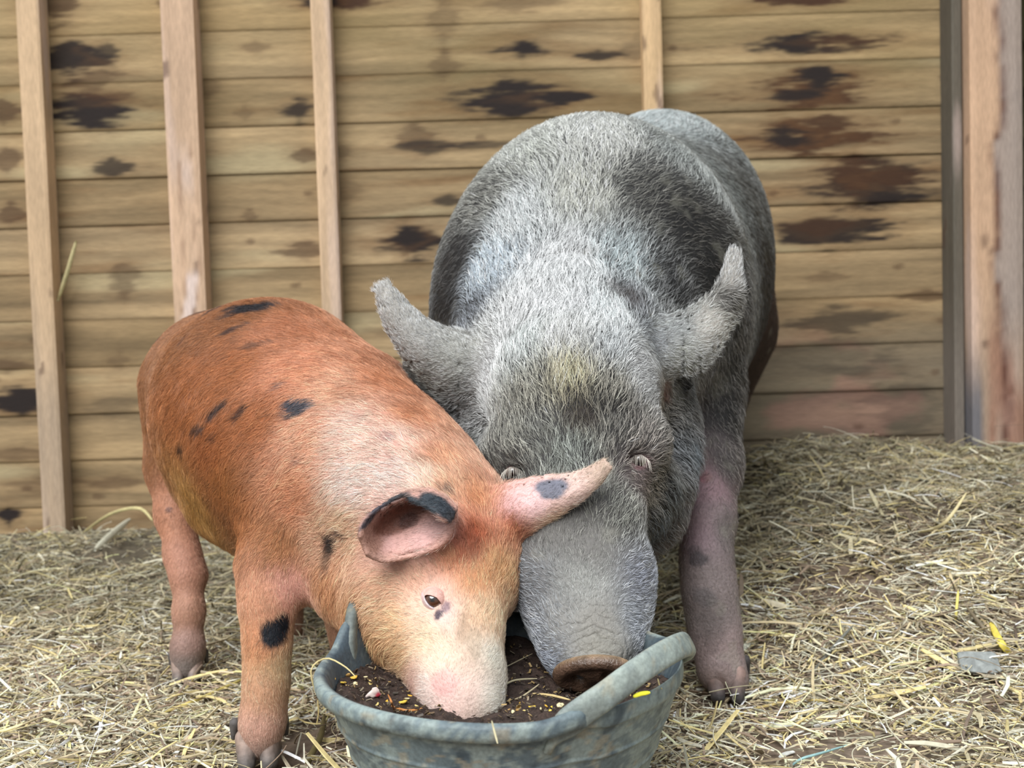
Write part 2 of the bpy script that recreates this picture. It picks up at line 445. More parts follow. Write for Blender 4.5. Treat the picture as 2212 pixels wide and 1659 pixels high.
def board_col(P):
    brd = np.floor((P[:, 2] - BZ0) / BP)
    rb = hash3(brd.astype(int), brd.astype(int) * 0, brd.astype(int) * 0, 5)
    q = P.copy(); q[:, 2] += brd * 7.31
    q[:, 2] += .030 * (noise(q, (3.5, 1, 9), 19, 2) - .5)
    g1 = noise(q, (1.6, 1, 26), 21, 3); g2 = noise(q, (5, 1, 130), 22, 3); g3 = noise(q, (1.1, 1, 4), 23, 2)
    base = lin(150, 125, 88) * (1 - g3[:, None]) + lin(176, 152, 118) * g3[:, None]
    base = base * (0.80 + 0.25 * rb)[:, None]
    c = base * (0.40 + 1.16 * g1)[:, None] * (0.66 + 0.68 * g2)[:, None]
    pale = sstep(0.62, 0.85, noise(q, (2.5, 1, 14), 31, 2))[:, None] * 0.4
    c = c * (1 - pale) + lin(200, 188, 150) * pale
    br = sstep(0.60, 0.85, noise(q, (3.0, 1, 22), 33, 3))[:, None] * 0.55
    c = c * (1 - br) + lin(112, 78, 46) * br
    # olive tint rising up the wall, mottled grey-pink tint near its foot
    gr = (sstep(0.85, 1.45, P[:, 2]) * 0.6 * (noise(P, (3, 1, 5), 35, 2) > 0).astype(float) * noise(P, (3, 1, 5), 35, 2))[:, None]
    c = c * (1 - gr) + lin(112, 100, 52) * gr
    dp = (1 - sstep(0.42, 0.62, P[:, 2] + 0.1 * (noise(P, 4, 36, 2) - .5)))[:, None] * sstep(-0.2, 0.7, P[:, 0])[:, None] * 0.8
    pk = sstep(.45, .65, noise(P, (6, 1, 12), 37, 3))[:, None]
    c = c * (1 - dp) + (lin(112, 104, 90) * (1 - pk) + lin(140, 110, 100) * pk) * (.7 + .6 * g1[:, None]) * dp
    # small knots
    kx = np.floor(P[:, 0] / 0.27 + brd * .37); kz = brd
    hx = hash3(kx.astype(int), kz.astype(int), kx.astype(int) * 0, 41); hz = hash3(kx.astype(int), kz.astype(int), kx.astype(int) * 0, 42)
    cx = (kx + 0.1 + 0.8 * hz - brd * .37) * 0.27; cz = BZ0 + (brd + 0.2 + 0.6 * hz) * BP
    wob = noise(P, 90, 44, 2) - .5
    rk = np.sqrt(((P[:, 0] - cx) / 0.014) ** 2 + ((P[:, 2] - cz) / 0.008) ** 2) + wob
    kn = (1 - sstep(0.4, 1.6, rk))[:, None] * np.where(hx > 0.55, 0.5, 0)[:, None]
    c = c * (1 - kn) + lin(72, 48, 34) * kn
    w1 = noise(P, (7, 1, 55), 51, 3) - .5; w2 = noise(P, (20, 1, 160), 52, 3) - .5
    for (px, py, rx, ry, dk, tone) in stains:
        p = at(px, py, WALL_Y); sx = rx * 1.75 * 3.0 / FPX; sz = ry * 1.8 * 3.0 / FPX
        u = (P[:, 0] - p[0]) / sx; v = (P[:, 2] - p[2]) / sz
        r = (np.abs(u) ** 1.1 + np.abs(v) ** 1.3) + w1 * 1.5 + w2 * 0.9
        m = ((1 - sstep(0.5, 1.08, r)) * min(1, dk * 1.15))[:, None]
        c = c * (1 - m) + (lin(38, 30, 28) if tone == 0 else lin(70, 46, 30)) * m
        rim = (np.exp(-((r - 1.1) / 0.35) ** 2) * 0.25 * dk)[:, None]
        c = c * (1 - rim) + lin(110, 78, 48) * rim
    return np.clip(c, 0.01, 0.8)

def build_wall():
    Vs, Qs, Cs = [], [], []; off = 0
    xs = np.arange(-1.95, 1.37, 0.005)
    n = 0
    for b in range(-3, 11):
        z1 = BZ0 - BP * b; z0 = z1 - BP
        if z1 < -0.1: break
        zz = np.concatenate([[z0, z0 + 0.0010], np.linspace(z0 + 0.007, z1 - 0.006, 24), [z1 - 0.0008, z1 + .0004]])
        prof = np.concatenate([[0.0010, 0.0004], np.linspace(0.0, 0.003, 24), [0.0031, 0.0028]])
        X, Z = np.meshgrid(xs, zz, indexing='ij')
        Y = WALL_Y + np.tile(prof, (len(xs), 1)) + 0.0015 * math.sin(b * 5.1)
        P = np.stack([X.ravel(), Y.ravel(), Z.ravel()], 1)
        I = np.arange(X.size).reshape(X.shape) + off
        Qs.append(np.stack([I[:-1, :-1].ravel(), I[1:, :-1].ravel(), I[1:, 1:].ravel(), I[:-1, 1:].ravel()], 1))
        Vs.append(P); Cs.append(board_col(P)); off += len(P)
    V = np.concatenate(Vs)
    # backing so nothing shines through the joints
    bk = np.array([[-1.95, 3.018, -0.1], [1.37, 3.018, -0.1], [1.37, 3.018, 1.8], [-1.95, 3.018, 1.8],
                   [-1.95, 3.03, -0.1], [1.37, 3.03, -0.1], [1.37, 3.03, 1.8], [-1.95, 3.03, 1.8]])
    q = np.array([[0, 1, 2, 3], [5, 4, 7, 6], [3, 2, 6, 7], [4, 5, 1, 0]]) + off
    V = np.concatenate([V, bk]); C = np.concatenate(Cs + [np.tile(lin(60, 48, 34), (8, 1))])
    o = make_mesh('wall_back', V, np.concatenate(Qs + [q]), material('rough_board', 0.8, attr='tint', noise_scale=30, noise_amt=0.12, bump=0.35, bump_scale=60, stretch=(1, 1, 8)), cols=C)
    tag(o, 'rough horizontal pine boards with dark burnt-looking stains behind the pigs', 'wall', kind='structure')
build_wall()

def timber(name, x0, x1, y0, y1, z0, z1, col, label, seed, patch=None, tilt=0.0):
    nx, ny, nz = 9, 7, 220
    ring = []
    bev = 0.003
    for i in range(nx): ring.append((x0 + (x1 - x0) * i / (nx - 1), y0 + (bev if i in (0, nx - 1) else 0)))
    for i in range(1, ny): ring.append((x1, y0 + bev + (y1 - y0 - bev) * i / (ny - 1)))
    for i in range(1, nx): ring.append((x1 - (x1 - x0) * i / (nx - 1), y1))
    for i in range(1, ny - 1): ring.append((x0, y1 - (y1 - y0 - bev) * i / (ny - 1)))
    ring = np.array(ring); m = len(ring); zs = np.linspace(z0, z1, nz)
    P = np.array([[x + tilt * (z - z0), y, z] for z in zs for x, y in ring])
    P[:, 0] += 0.002 * (noise(P, (3, 3, 4), seed) - .5)
    I = np.arange(len(P)).reshape(nz, m); J = np.roll(I, -1, 1)
    Q = np.stack([I[:-1].ravel(), J[:-1].ravel(), J[1:].ravel(), I[1:].ravel()], 1)
    top = [list(I[-1])]
    g1 = noise(P + seed, (60, 60, 3), seed, 3)[:, None]; g2 = noise(P + seed, (15, 15, 2.5), seed + 1, 2)[:, None]
    c = lin(*col) * (0.70 + 0.55 * g1) * (0.85 + 0.3 * g2)
    gy = (1 - sstep(0.35, 0.75, P[:, 2] + 0.3 * (g2[:, 0] - .5)))[:, None] * 0.5
    c = c * (1 - gy) + lin(138, 128, 120) * gy
    pale = sstep(0.58, 0.8, noise(P + seed, (22, 22, 2.6), seed + 3, 2))[:, None] * 0.5
    c = c * (1 - pale) + lin(214, 192, 184) * pale
    kn = sstep(0.86, 0.93, noise(P + seed, (40, 40, 14), seed + 5, 1))[:, None] * 0.6
    c = c * (1 - kn) + lin(80, 55, 45) * kn
    if patch: c = patch(P, c)
    o = make_mesh(name, P, Q, M_timber, cols=np.clip(c, .01, .8), smooth=False)
    tag(o, label, 'wooden stud', kind='structure')
    return o
M_timber = material('sawn_timber', 0.75, attr='tint', noise_scale=40, noise_amt=0.12, bump=0.3, bump_scale=50, stretch=(6, 6, 1))
gz = lambda x: float(ground_z(x, 2.95)) - 0.03
def splitgrain(P, c):
    e = -.842 + .022 * (noise(P, (1, 1, 7), 71, 3) - .5) * 2; w = .012 + .010 * noise(P, (1, 1, 9), 72, 2)
    m = (1 - sstep(.6, 1.0, np.abs(P[:, 0] - e) / w)) * (1 - sstep(1.0, 1.12, P[:, 2])) * sstep(.38, .5, noise(P, (1, 1, 5), 73, 2))
    c = c * (1 - .75 * m[:, None]) + lin(222, 204, 198) * .75 * m[:, None]
    ln = np.exp(-((np.abs(P[:, 0] - e) / w - 1) / .18) ** 2)[:, None] * .4 * (1 - sstep(1.0, 1.12, P[:, 2]))[:, None]
    return c * (1 - ln) + lin(120, 84, 66) * ln
timber('trim_1', -1.262, -1.203, 2.940, 3.0, gz(-1.2), 1.8, (206, 176, 142), 'narrow wooden stud at the far left of the board wall', 11)
timber('trim_2', -0.885, -0.800, 2.935, 3.0, gz(-.8), 1.8, (206, 174, 146), 'broad wooden stud with a pale split grain, rising behind the orange pig', 12, patch=splitgrain)
timber('trim_3', -0.497, -0.447, 2.945, 3.0, gz(-.5), 1.8, (208, 178, 146), 'narrow wooden stud meeting the orange pig above its shoulders', 13)
timber('trim_4', 0.368, 0.418, 2.945, 3.0, gz(.4), 1.8, (204, 172, 132), 'narrow wooden stud standing above the back of the grey sow', 14)
def postpatch(P, c):
    k = (1 - sstep(0.30, 0.52, P[:, 2]))[:, None] * (1 - sstep(1.215, 1.228, P[:, 0]))[:, None]
    c = c * (1 - k) + lin(112, 110, 114) * k
    edge = 1.268 + 0.030 * (noise(P, (1, 1, 9), 77, 4) - .5) * 2 + 0.02 * sstep(0.8, 0.3, P[:, 2])
    rd = sstep(0, .006, P[:, 0] - 1.235)[:, None] * (1 - sstep(.45, .62, P[:, 2]))[:, None] * .6 * sstep(.3, .6, noise(P, (30, 1, 4), 78, 2))[:, None]; c = c * (1 - rd) + lin(150, 100, 80) * rd
    cr = np.exp(-((P[:, 0] - edge) / (0.003 + .010 * noise(P, (1, 1, 14), 79, 2))) ** 2)[:, None] * 0.85
    gr = sstep(0, 0.004, P[:, 0] - edge)[:, None] * sstep(0.35, 0.6, P[:, 2])[:, None] * 0.85
    c = c * (1 - gr) + lin(164, 152, 146) * gr
    return c * (1 - cr) + lin(88, 52, 44) * cr
timber('trim_5', 1.196, 1.330, 2.88, 2.99, gz(1.2), 1.8, (200, 166, 138), 'thick weathered corner post with torn bark edge at the right of the wall', 15, patch=postpatch)
timber('trim_6', 1.166, 1.192, 2.92, 3.0, gz(1.2), 1.8, (96, 90, 80), 'thin dark strip hugging the left side of the corner post', 16)  # narrow dark upright making the strip left of the post

def build_side():
    ys = np.arange(2.0, 3.0, 0.02); zs = np.arange(-0.05, 1.82, 0.01)
    Y, Z = np.meshgrid(ys, zs, indexing='ij'); X = 1.345 + 0.006 * ((Z / BP) % 1)
    P = np.stack([X.ravel(), Y.ravel(), Z.ravel()], 1); P2 = P + [0.02, 0, 0]
    I = np.arange(X.size).reshape(X.shape)
    Q = np.stack([I[:-1, :-1].ravel(), I[:-1, 1:].ravel(), I[1:, 1:].ravel(), I[1:, :-1].ravel()], 1)
    e = []
    for line in (I[0], I[-1][::-1], I[:, 0][::-1], I[:, -1]):
        e.append(np.stack([line[:-1], line[1:], line[1:] + X.size, line[:-1] + X.size], 1)[:, ::-1])
    c = lin(104, 98, 66) * (0.6 + 0.8 * noise(P, (1, 4, 20), 88, 3))[:, None]
    o = make_mesh('wall_right', np.concatenate([P, P2]), np.concatenate([Q, Q[:, ::-1] + X.size] + e), material('side_board', 0.85, attr='tint', bump=0.3), cols=np.concatenate([c, c]))
    tag(o, 'olive stained side boarding in the corner beyond the post', 'wall', kind='structure')
build_side()
# ------------------------------------------------------------------ straw
straw_tones = np.array([lin(220, 208, 172), lin(200, 184, 148), lin(234, 228, 206), lin(168, 150, 124), lin(132, 114, 98), lin(190, 184, 162), lin(214, 196, 140), lin(150, 140, 120)])
def ribbon(P0, yaw, pitch, L, W, T, bend, tone, seg=4, roll=None, g=None, sag=None):
    n = len(P0); d = np.stack([np.cos(yaw) * np.cos(pitch), np.sin(yaw) * np.cos(pitch), np.sin(pitch)], 1)
    s = np.stack([-np.sin(yaw), np.cos(yaw), np.zeros(n)], 1); u = np.cross(d, s)
    if roll is not None: s, u = s * np.cos(roll)[:, None] + u * np.sin(roll)[:, None], u * np.cos(roll)[:, None] - s * np.sin(roll)[:, None]
    V = np.empty((n, seg, 4, 3))
    for i in range(seg):
        t = i / (seg - 1) - 0.5
        c = P0 + d * (L * t)[:, None] + np.stack([-np.sin(yaw), np.cos(yaw), np.zeros(n)], 1) * (bend * (t * t * 4 - .3) * L)[:, None]
        if sag is not None: c[:, 2] += sag * L * (1 - 4 * t * t)
        w = W * (1 - 0.35 * abs(2 * t) ** 3)
        for j, (a, b) in enumerate(((-1, -.5), (1, -.5), (.8, .9), (-.8, .9))):
            V[:, i, j] = c + s * (a * w * .5)[:, None] + u * (b * T * .5)[:, None]
    base = (np.arange(n) * seg * 4)[:, None, None]
    q = []
    for i in range(seg - 1):
        for j in range(4):
            k = (j + 1) % 4; q.append([i * 4 + j, i * 4 + k, (i + 1) * 4 + k, (i + 1) * 4 + j])
    q += [[3, 2, 1, 0], [(seg - 1) * 4 + 0, (seg - 1) * 4 + 1, (seg - 1) * 4 + 2, (seg - 1) * 4 + 3]]
    Q = (base + np.array(q)[None]).reshape(-1, 4)
    return V.reshape(-1, 3), Q, np.repeat(tone, seg * 4, 0)

M_straw = material('dry_straw', 0.55, attr='tint', noise_scale=120, noise_amt=0.15, spec=0.35)
def density(x, y):
    P = np.stack([x, y, x * 0], 1)
    d = np.ones(len(x))
    bare = np.exp(-(((x - 0.42) / 0.22) ** 2 + ((y - 1.40) / 0.10) ** 2)) * 0.9
    bare += np.exp(-(((x + 0.95) / 0.17) ** 2 + ((y - 2.68) / 0.16) ** 2)) * 1.1 + np.exp(-(((x - 0.8) / 0.28) ** 2 + ((y - 2.4) / 0.12) ** 2)) * .7
    bare += np.exp(-(((x + 0.2) / 0.2) ** 2 + ((y - 1.5) / 0.12) ** 2)) * 0.6
    for fx, fy in ((.305, 1.60), (-.335, 1.40), (-.30, 1.50), (-.53, 1.77)): bare += np.exp(-(((x - fx) / .05) ** 2 + ((y - fy) / .06) ** 2)) * .85
    return np.clip(d - bare, 0.04, 1) * (0.35 + 1.0 * noise(P, 7, 61, 2))
def build_straw():
    g = np.random.default_rng(3)
    def sample(n, ymin=1.02, ymax=2.90):
        out = []
        while sum(len(o) for o in out) < n:
            y = ymin + (ymax - ymin) * g.random(n) ** 1.15; x = g.uniform(-0.66, 0.66, n) * (y + .15)
            x += 0; ok = (x < 1.33) & (g.random(n) < density(x, y)); out.append(np.stack([x, y], 1)[ok])
        return np.concatenate(out)[:n]
    Vs, Qs, Cs = [], [], []; off = 0
    for n, lm, ls, wm, hi, bendy in ((40000, .026, .5, .0024, .013, .08), (16500, .046, .45, .0034, .018, .10), (2600, .070, .3, .0050, .024, .06), (28000, .012, .5, .0030, .014, .05)):
        xy = sample(n); m = len(xy)
        z = ground_z(xy[:, 0], xy[:, 1]) + 0.005 + g.random(m) ** 1.3 * hi
        L = lm * np.exp(g.normal(0, ls, m)); L = np.clip(L, 0.006, 0.16)
        tone = straw_tones[g.integers(0, len(straw_tones), m)] * 1.12 * np.exp(g.normal(0, .26, m))[:, None]
        # darker, browner straw towards the back of the pen
        rear = (sstep(1.85, 2.25, xy[:, 1]) * 0.55)[:, None]; tone = tone * (1 - rear) + lin(104, 100, 76) * rear
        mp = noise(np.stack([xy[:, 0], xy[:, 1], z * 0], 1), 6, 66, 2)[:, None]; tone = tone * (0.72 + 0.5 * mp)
        P0 = np.stack([xy[:, 0], xy[:, 1], z], 1)
        yaw = g.uniform(0, 6.283, m)
        V, Q, C = ribbon(P0, yaw, g.normal(0.0, 0.27, m) + (g.random(m) < .03) * .6, L, wm * np.exp(g.normal(0, .3, m)), np.full(m, .0007) + wm * .25, g.normal(0, bendy, m), tone, 4 if lm > .02 else 2, roll=g.normal(0, .5, m), sag=g.normal(0, .04, m))
        Vs.append(V); Qs.append(Q + off); Cs.append(C); off += len(V)
    V = np.concatenate(Vs)
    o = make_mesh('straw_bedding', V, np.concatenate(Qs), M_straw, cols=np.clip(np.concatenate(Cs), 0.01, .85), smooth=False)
    tag(o, 'loose chopped straw bedding strewn over the floor of the pen', 'straw', kind='stuff')
    # fine hay wisps
    n = 12000; xy = sample(n); seg = 5
    yaw = g.uniform(0, 6.283, n); L = 0.05 * np.exp(g.normal(0, .5, n)); kap = g.normal(0, 14, n)
    pts = np.empty((n, seg, 3)); cur = np.stack([xy[:, 0], xy[:, 1], ground_z(xy[:, 0], xy[:, 1]) + .004 + g.random(n) * .024], 1); vz = g.normal(0.1, .25, n)
    for i in range(seg):
        pts[:, i] = cur; st = L / (seg - 1); cur = cur + np.stack([np.cos(yaw), np.sin(yaw), vz], 1) * st[:, None]; yaw = yaw + kap * st; vz = vz - 0.12
        cur[:, 2] = np.maximum(cur[:, 2], ground_z(cur[:, 0], cur[:, 1]) + .002)
    cd = bpy.data.hair_curves.new('hay_wisps'); cd.add_curves([seg] * n)
    cd.position_data.foreach_set('vector', pts.astype(np.float32).ravel())
    ra = cd.attributes.get('radius') or cd.attributes.new('radius', 'FLOAT', 'POINT')
    ra.data.foreach_set('value', np.repeat(.0005 * np.exp(g.normal(0, .3, n)), seg).astype(np.float32))
    ca = cd.attributes.new('tint', 'FLOAT_COLOR', 'CURVE'); tn = straw_tones[g.integers(0, 8, n)] * np.exp(g.normal(0, .25, n))[:, None]
    ca.data.foreach_set('color', np.concatenate([np.clip(tn, 0, .8), np.ones((n, 1))], 1).astype(np.float32).ravel())
    cd.materials.append(M_straw); o = bpy.data.objects.new('hay_wisps', cd); COL.objects.link(o)
    tag(o, 'thin wisps of hay tangled through the straw', 'hay', kind='stuff')
build_straw()

def stalk(name, label, cat, pts, w, col, th=None, mat=None, group=None):
    "a single stalk, leaf or twig swept along 3-D points"
    p = np.array(pts, float); t = np.linspace(0, len(p) - 1, 14); 
    c = np.array([0.5 * ((2 * p[i]) + (-p[max(i - 1, 0)] + p[i + 1]) * f + (2 * p[max(i - 1, 0)] - 5 * p[i] + 4 * p[i + 1] - p[min(i + 2, len(p) - 1)]) * f * f + (-p[max(i - 1, 0)] + 3 * p[i] - 3 * p[i + 1] + p[min(i + 2, len(p) - 1)]) * f ** 3)
                  for x in t for i, f in [(min(int(x), len(p) - 2), x - min(int(x), len(p) - 2))]])
    th = th or w * .35; V = []
    for i in range(len(c)):
        d = c[min(i + 1, len(c) - 1)] - c[max(i - 1, 0)]; d /= np.linalg.norm(d) + 1e-9
        view = CAM - c[i]; view /= np.linalg.norm(view)
        s = np.cross(d, view); s /= np.linalg.norm(s); u = np.cross(s, d)
        k = 1 - 0.6 * abs(2 * i / (len(c) - 1) - 1) ** 3
        for a in range(8):
            an = a * math.pi / 4; V.append(c[i] + s * math.cos(an) * w * .5 * k + u * math.sin(an) * th * .5)
    V = np.array(V); I = np.arange(len(V)).reshape(len(c), 8); J = np.roll(I, -1, 1)
    Q = np.stack([I[:-1].ravel(), J[:-1].ravel(), J[1:].ravel(), I[1:].ravel()], 1)
    caps = np.array([I[0][[0, 1, 2, 3]], I[0][[0, 3, 4, 7]], I[0][[4, 5, 6, 7]], I[-1][[3, 2, 1, 0]], I[-1][[7, 4, 3, 0]], I[-1][[7, 6, 5, 4]]])
    C = lin(*col) * (0.8 + 0.4 * noise(V, 120, 5, 2))[:, None]
    o = make_mesh(name, V, np.concatenate([Q, caps]), mat or M_straw, cols=C)
    return tag(o, label, cat, group)
def on_ground(px, py, lift=0.01):
    d = 1.0
    for i in range(400):
        p = at(px, py, d)
        if p[2] <= ground_z(p[0], p[1]) + lift: return p
        d += 0.006
    return p
G = on_ground
stalk('straw_stalk', 'pale stalk leaning against the boards beside the far left stud', 'straw stalk', [at(165, 520, 2.93), at(145, 590, 2.94), at(125, 650, 2.96)], .011, (196, 184, 138))
stalk('straw_stalk', 'thick whitish stalk lying at a slant on dark soil at the foot of the wall', 'straw stalk', [G(205, 1188, .03), G(240, 1155, .03), G(280, 1122, .03)], .016, (190, 188, 170))
stalk('straw_stalk', 'long arching straw over the dark soil behind the orange pig', 'straw stalk', [G(180, 1150, .02), at(240, 1110, 2.7), at(300, 1098, 2.65), at(330, 1125, 2.55)], .008, (190, 178, 130))
stalk('straw_stalk', 'bright yellow leaf blade standing in the straw beyond the slate chip', 'straw blade', [G(2140, 1345, .02), G(2160, 1385, .035), G(2183, 1415, .012)], .011, (222, 202, 92), th=.0015)
stalk('straw_stalk', 'thin yellow stem upright in the straw, left of the slate chip', 'straw stem', [G(2070, 1275, .05), G(2064, 1340, .014)], .0045, (214, 200, 110))
stalk('straw_stalk', 'flat cream chip of straw lying near the pink front leg of the sow', 'straw chip', [G(1645, 1297, .02), G(1700, 1312, .02)], .011, (226, 216, 190), th=.002)
stalk('straw_stalk', 'long shiny yellow stem crossing between the legs of the orange pig', 'straw stalk', [G(350, 1540, .018), G(430, 1510, .022), G(535, 1462, .02)], .005, (214, 196, 118))
stalk('straw_stalk', 'cream straw leaning up in the corner right of the wall post foot', 'straw stalk', [G(1985, 1150, .012), at(2040, 1130, 1.98), at(2088, 1064, 2.0)], .006, (200, 186, 142))
stalk('twig', 'greenish brown twig lying beside the tub under the orange pig', 'twig', [G(700, 1545, .022), G(693, 1590, .02), G(668, 1640, .015), G(655, 1690, .01)], .0085, (110, 100, 66), th=.008)
stalk('twig', 'thin grey twig in the straw between the sow and the slate chip', 'twig', [G(1842, 1352, .03), G(1800, 1398, .02), G(1755, 1452, .014)], .005, (112, 112, 104), th=.005)
stalk('twig', 'bent brown twig poking up behind the slate chip', 'twig', [G(2088, 1310, .03), G(2115, 1345, .03), G(2150, 1385, .014)], .006, (120, 108, 88), th=.005)
stalk('twine', 'pale blue strand of twine half buried in the straw near the picture edge', 'twine', [G(1700, 1662, .02), G(1730, 1640, .02), G(1770, 1628, .02), G(1830, 1610, .012)], .0035, (150, 186, 186), th=.003)
stalk('straw_stalk', 'long stalk curving right across the earth below the sow front hoof', 'straw stalk', [G(1560, 1560, .012), G(1640, 1528, .018), G(1760, 1512, .02), G(1880, 1530, .012)], .0035, (200, 178, 116))

def build_slate():
    b = Body(0.0022); c = G(2115, 1432, .030)
    V = []
    x = R * 1.0; yv = np.array([0, .55, .83]); yv /= np.linalg.norm(yv); w = np.cross(x, yv)
    hw, hh, t = 0.029, 0.0165, 0.004
    outl = [(-1, -.75), (-.2, -.95), (.55, -1.05), (1, -.8), (.98, .2), (.9, 1), (.1, .96), (-.55, 1.0), (-1.0, .92), (-1.03, .1)]
    for s in (-1, 1):
        for k in (1.0, .96):
            for (a, e) in outl: V.append(c + x * a * hw * k + yv * e * hh * k + w * s * t * (1 if k < 1 else .7))
    V = np.array(V); n = len(outl); Q = []
    def ringq(a, b2): return [[a + i, a + (i + 1) % n, b2 + (i + 1) % n, b2 + i] for i in range(n)]
    Q += ringq(0, 2 * n); Q += ringq(n, 0); Q += ringq(2 * n, 3 * n)
    Q = np.array(Q)
    cen = np.array([V[n:2 * n].mean(0), V[3 * n:].mean(0)]); V = np.concatenate([V, cen])
    T = np.array([[4 * n, n + (i + 1) % n, n + i] for i in range(n)] + [[4 * n + 1, 3 * n + i, 3 * n + (i + 1) % n] for i in range(n)])
    o = make_mesh('slate_chip', V, [Q, T], material('grey_slate', .7, color=lin(142, 146, 144), noise_scale=90, noise_amt=.3, bump=.5), smooth=False)
    tag(o, 'flat grey chip of slate half sunk in the straw on the right', 'slate')
build_slate()
# ------------------------------------------------------------------ feed tub
TC = np.array([-0.020, 1.20, 0.0]); RIM_R, RIM_Z = 0.200, 0.205
def rubber_cols(P):
    a = noise(P, 22, 101, 4); b = noise(P, 120, 102, 3); s = noise(P, (160, 160, 14), 104, 2); f = noise(P, 9, 103, 3)
    c = lin(98, 111, 116) * (0.75 + 0.4 * a)[:, None]
    mud = sstep(0.495, 0.535, a * 0.45 + b * 0.55 + 0.12 * (f - .5))[:, None] * 0.55
    c = c * (1 - mud) + lin(158, 168, 160) * mud
    haze = (0.35 * sstep(0.3, 0.7, f) * (0.4 + b))[:, None]
    c = c * (1 - haze) + lin(142, 158, 158) * haze
    dark = sstep(0.60, 0.72, noise(P, 60, 105, 4))[:, None] * 0.6
    c = c * (1 - dark) + lin(40, 52, 64) * dark
    sc = sstep(0.80, 0.88, s)[:, None] * 0.35
    c = c * (1 - sc) + lin(188, 186, 160) * sc
    tanp = sstep(0.64, 0.68, noise(P, 75, 106, 4))[:, None] * 0.5
    c = c * (1 - tanp) + lin(158, 146, 122) * tanp
    return c
M_rubber = material('dusty_rubber', 0.55, attr='tint', noise_scale=260, noise_amt=0.18, bump=0.25, bump_scale=160, spec=0.45)
def handle_arc(a0, a1, h, out):
    def f(t, lift=1.0):
        a = a0 + (a1 - a0) * t; e = math.sin(math.pi * min(max(t, 0), 1) ** .86) ** .80
        m_ = min(t, 1 - t); r = RIM_R - .0125 + (out + .0135) * sstep(0, .2, m_)
        return np.array([TC[0] + r * math.cos(a), TC[1] + r * math.sin(a), RIM_Z - 0.034 + (h + .034) * e * lift])
    return f
H_R = (math.radians(-77), math.radians(18)); H_L = (math.radians(160), math.radians(98))
def rim_dip(ang):
    "wall edge rises into the handle roots and dips under the handles"
    z = np.zeros_like(ang)
    for a0, a1 in (H_R, H_L):
        lo, hi = min(a0, a1), max(a0, a1); mid = (lo + hi) / 2; hw = (hi - lo) / 2
        d = np.abs((ang - mid + math.pi) % (2 * math.pi) - math.pi)
        z += 0.007 * np.exp(-((d - hw * .82) / 0.13) ** 2) + 0.002 * (1 - sstep(hw * .3, hw * .7, d))
        if a0 > 1: z += 0.020 * np.exp(-((ang - a0 + .10) / .13) ** 2)
    return z
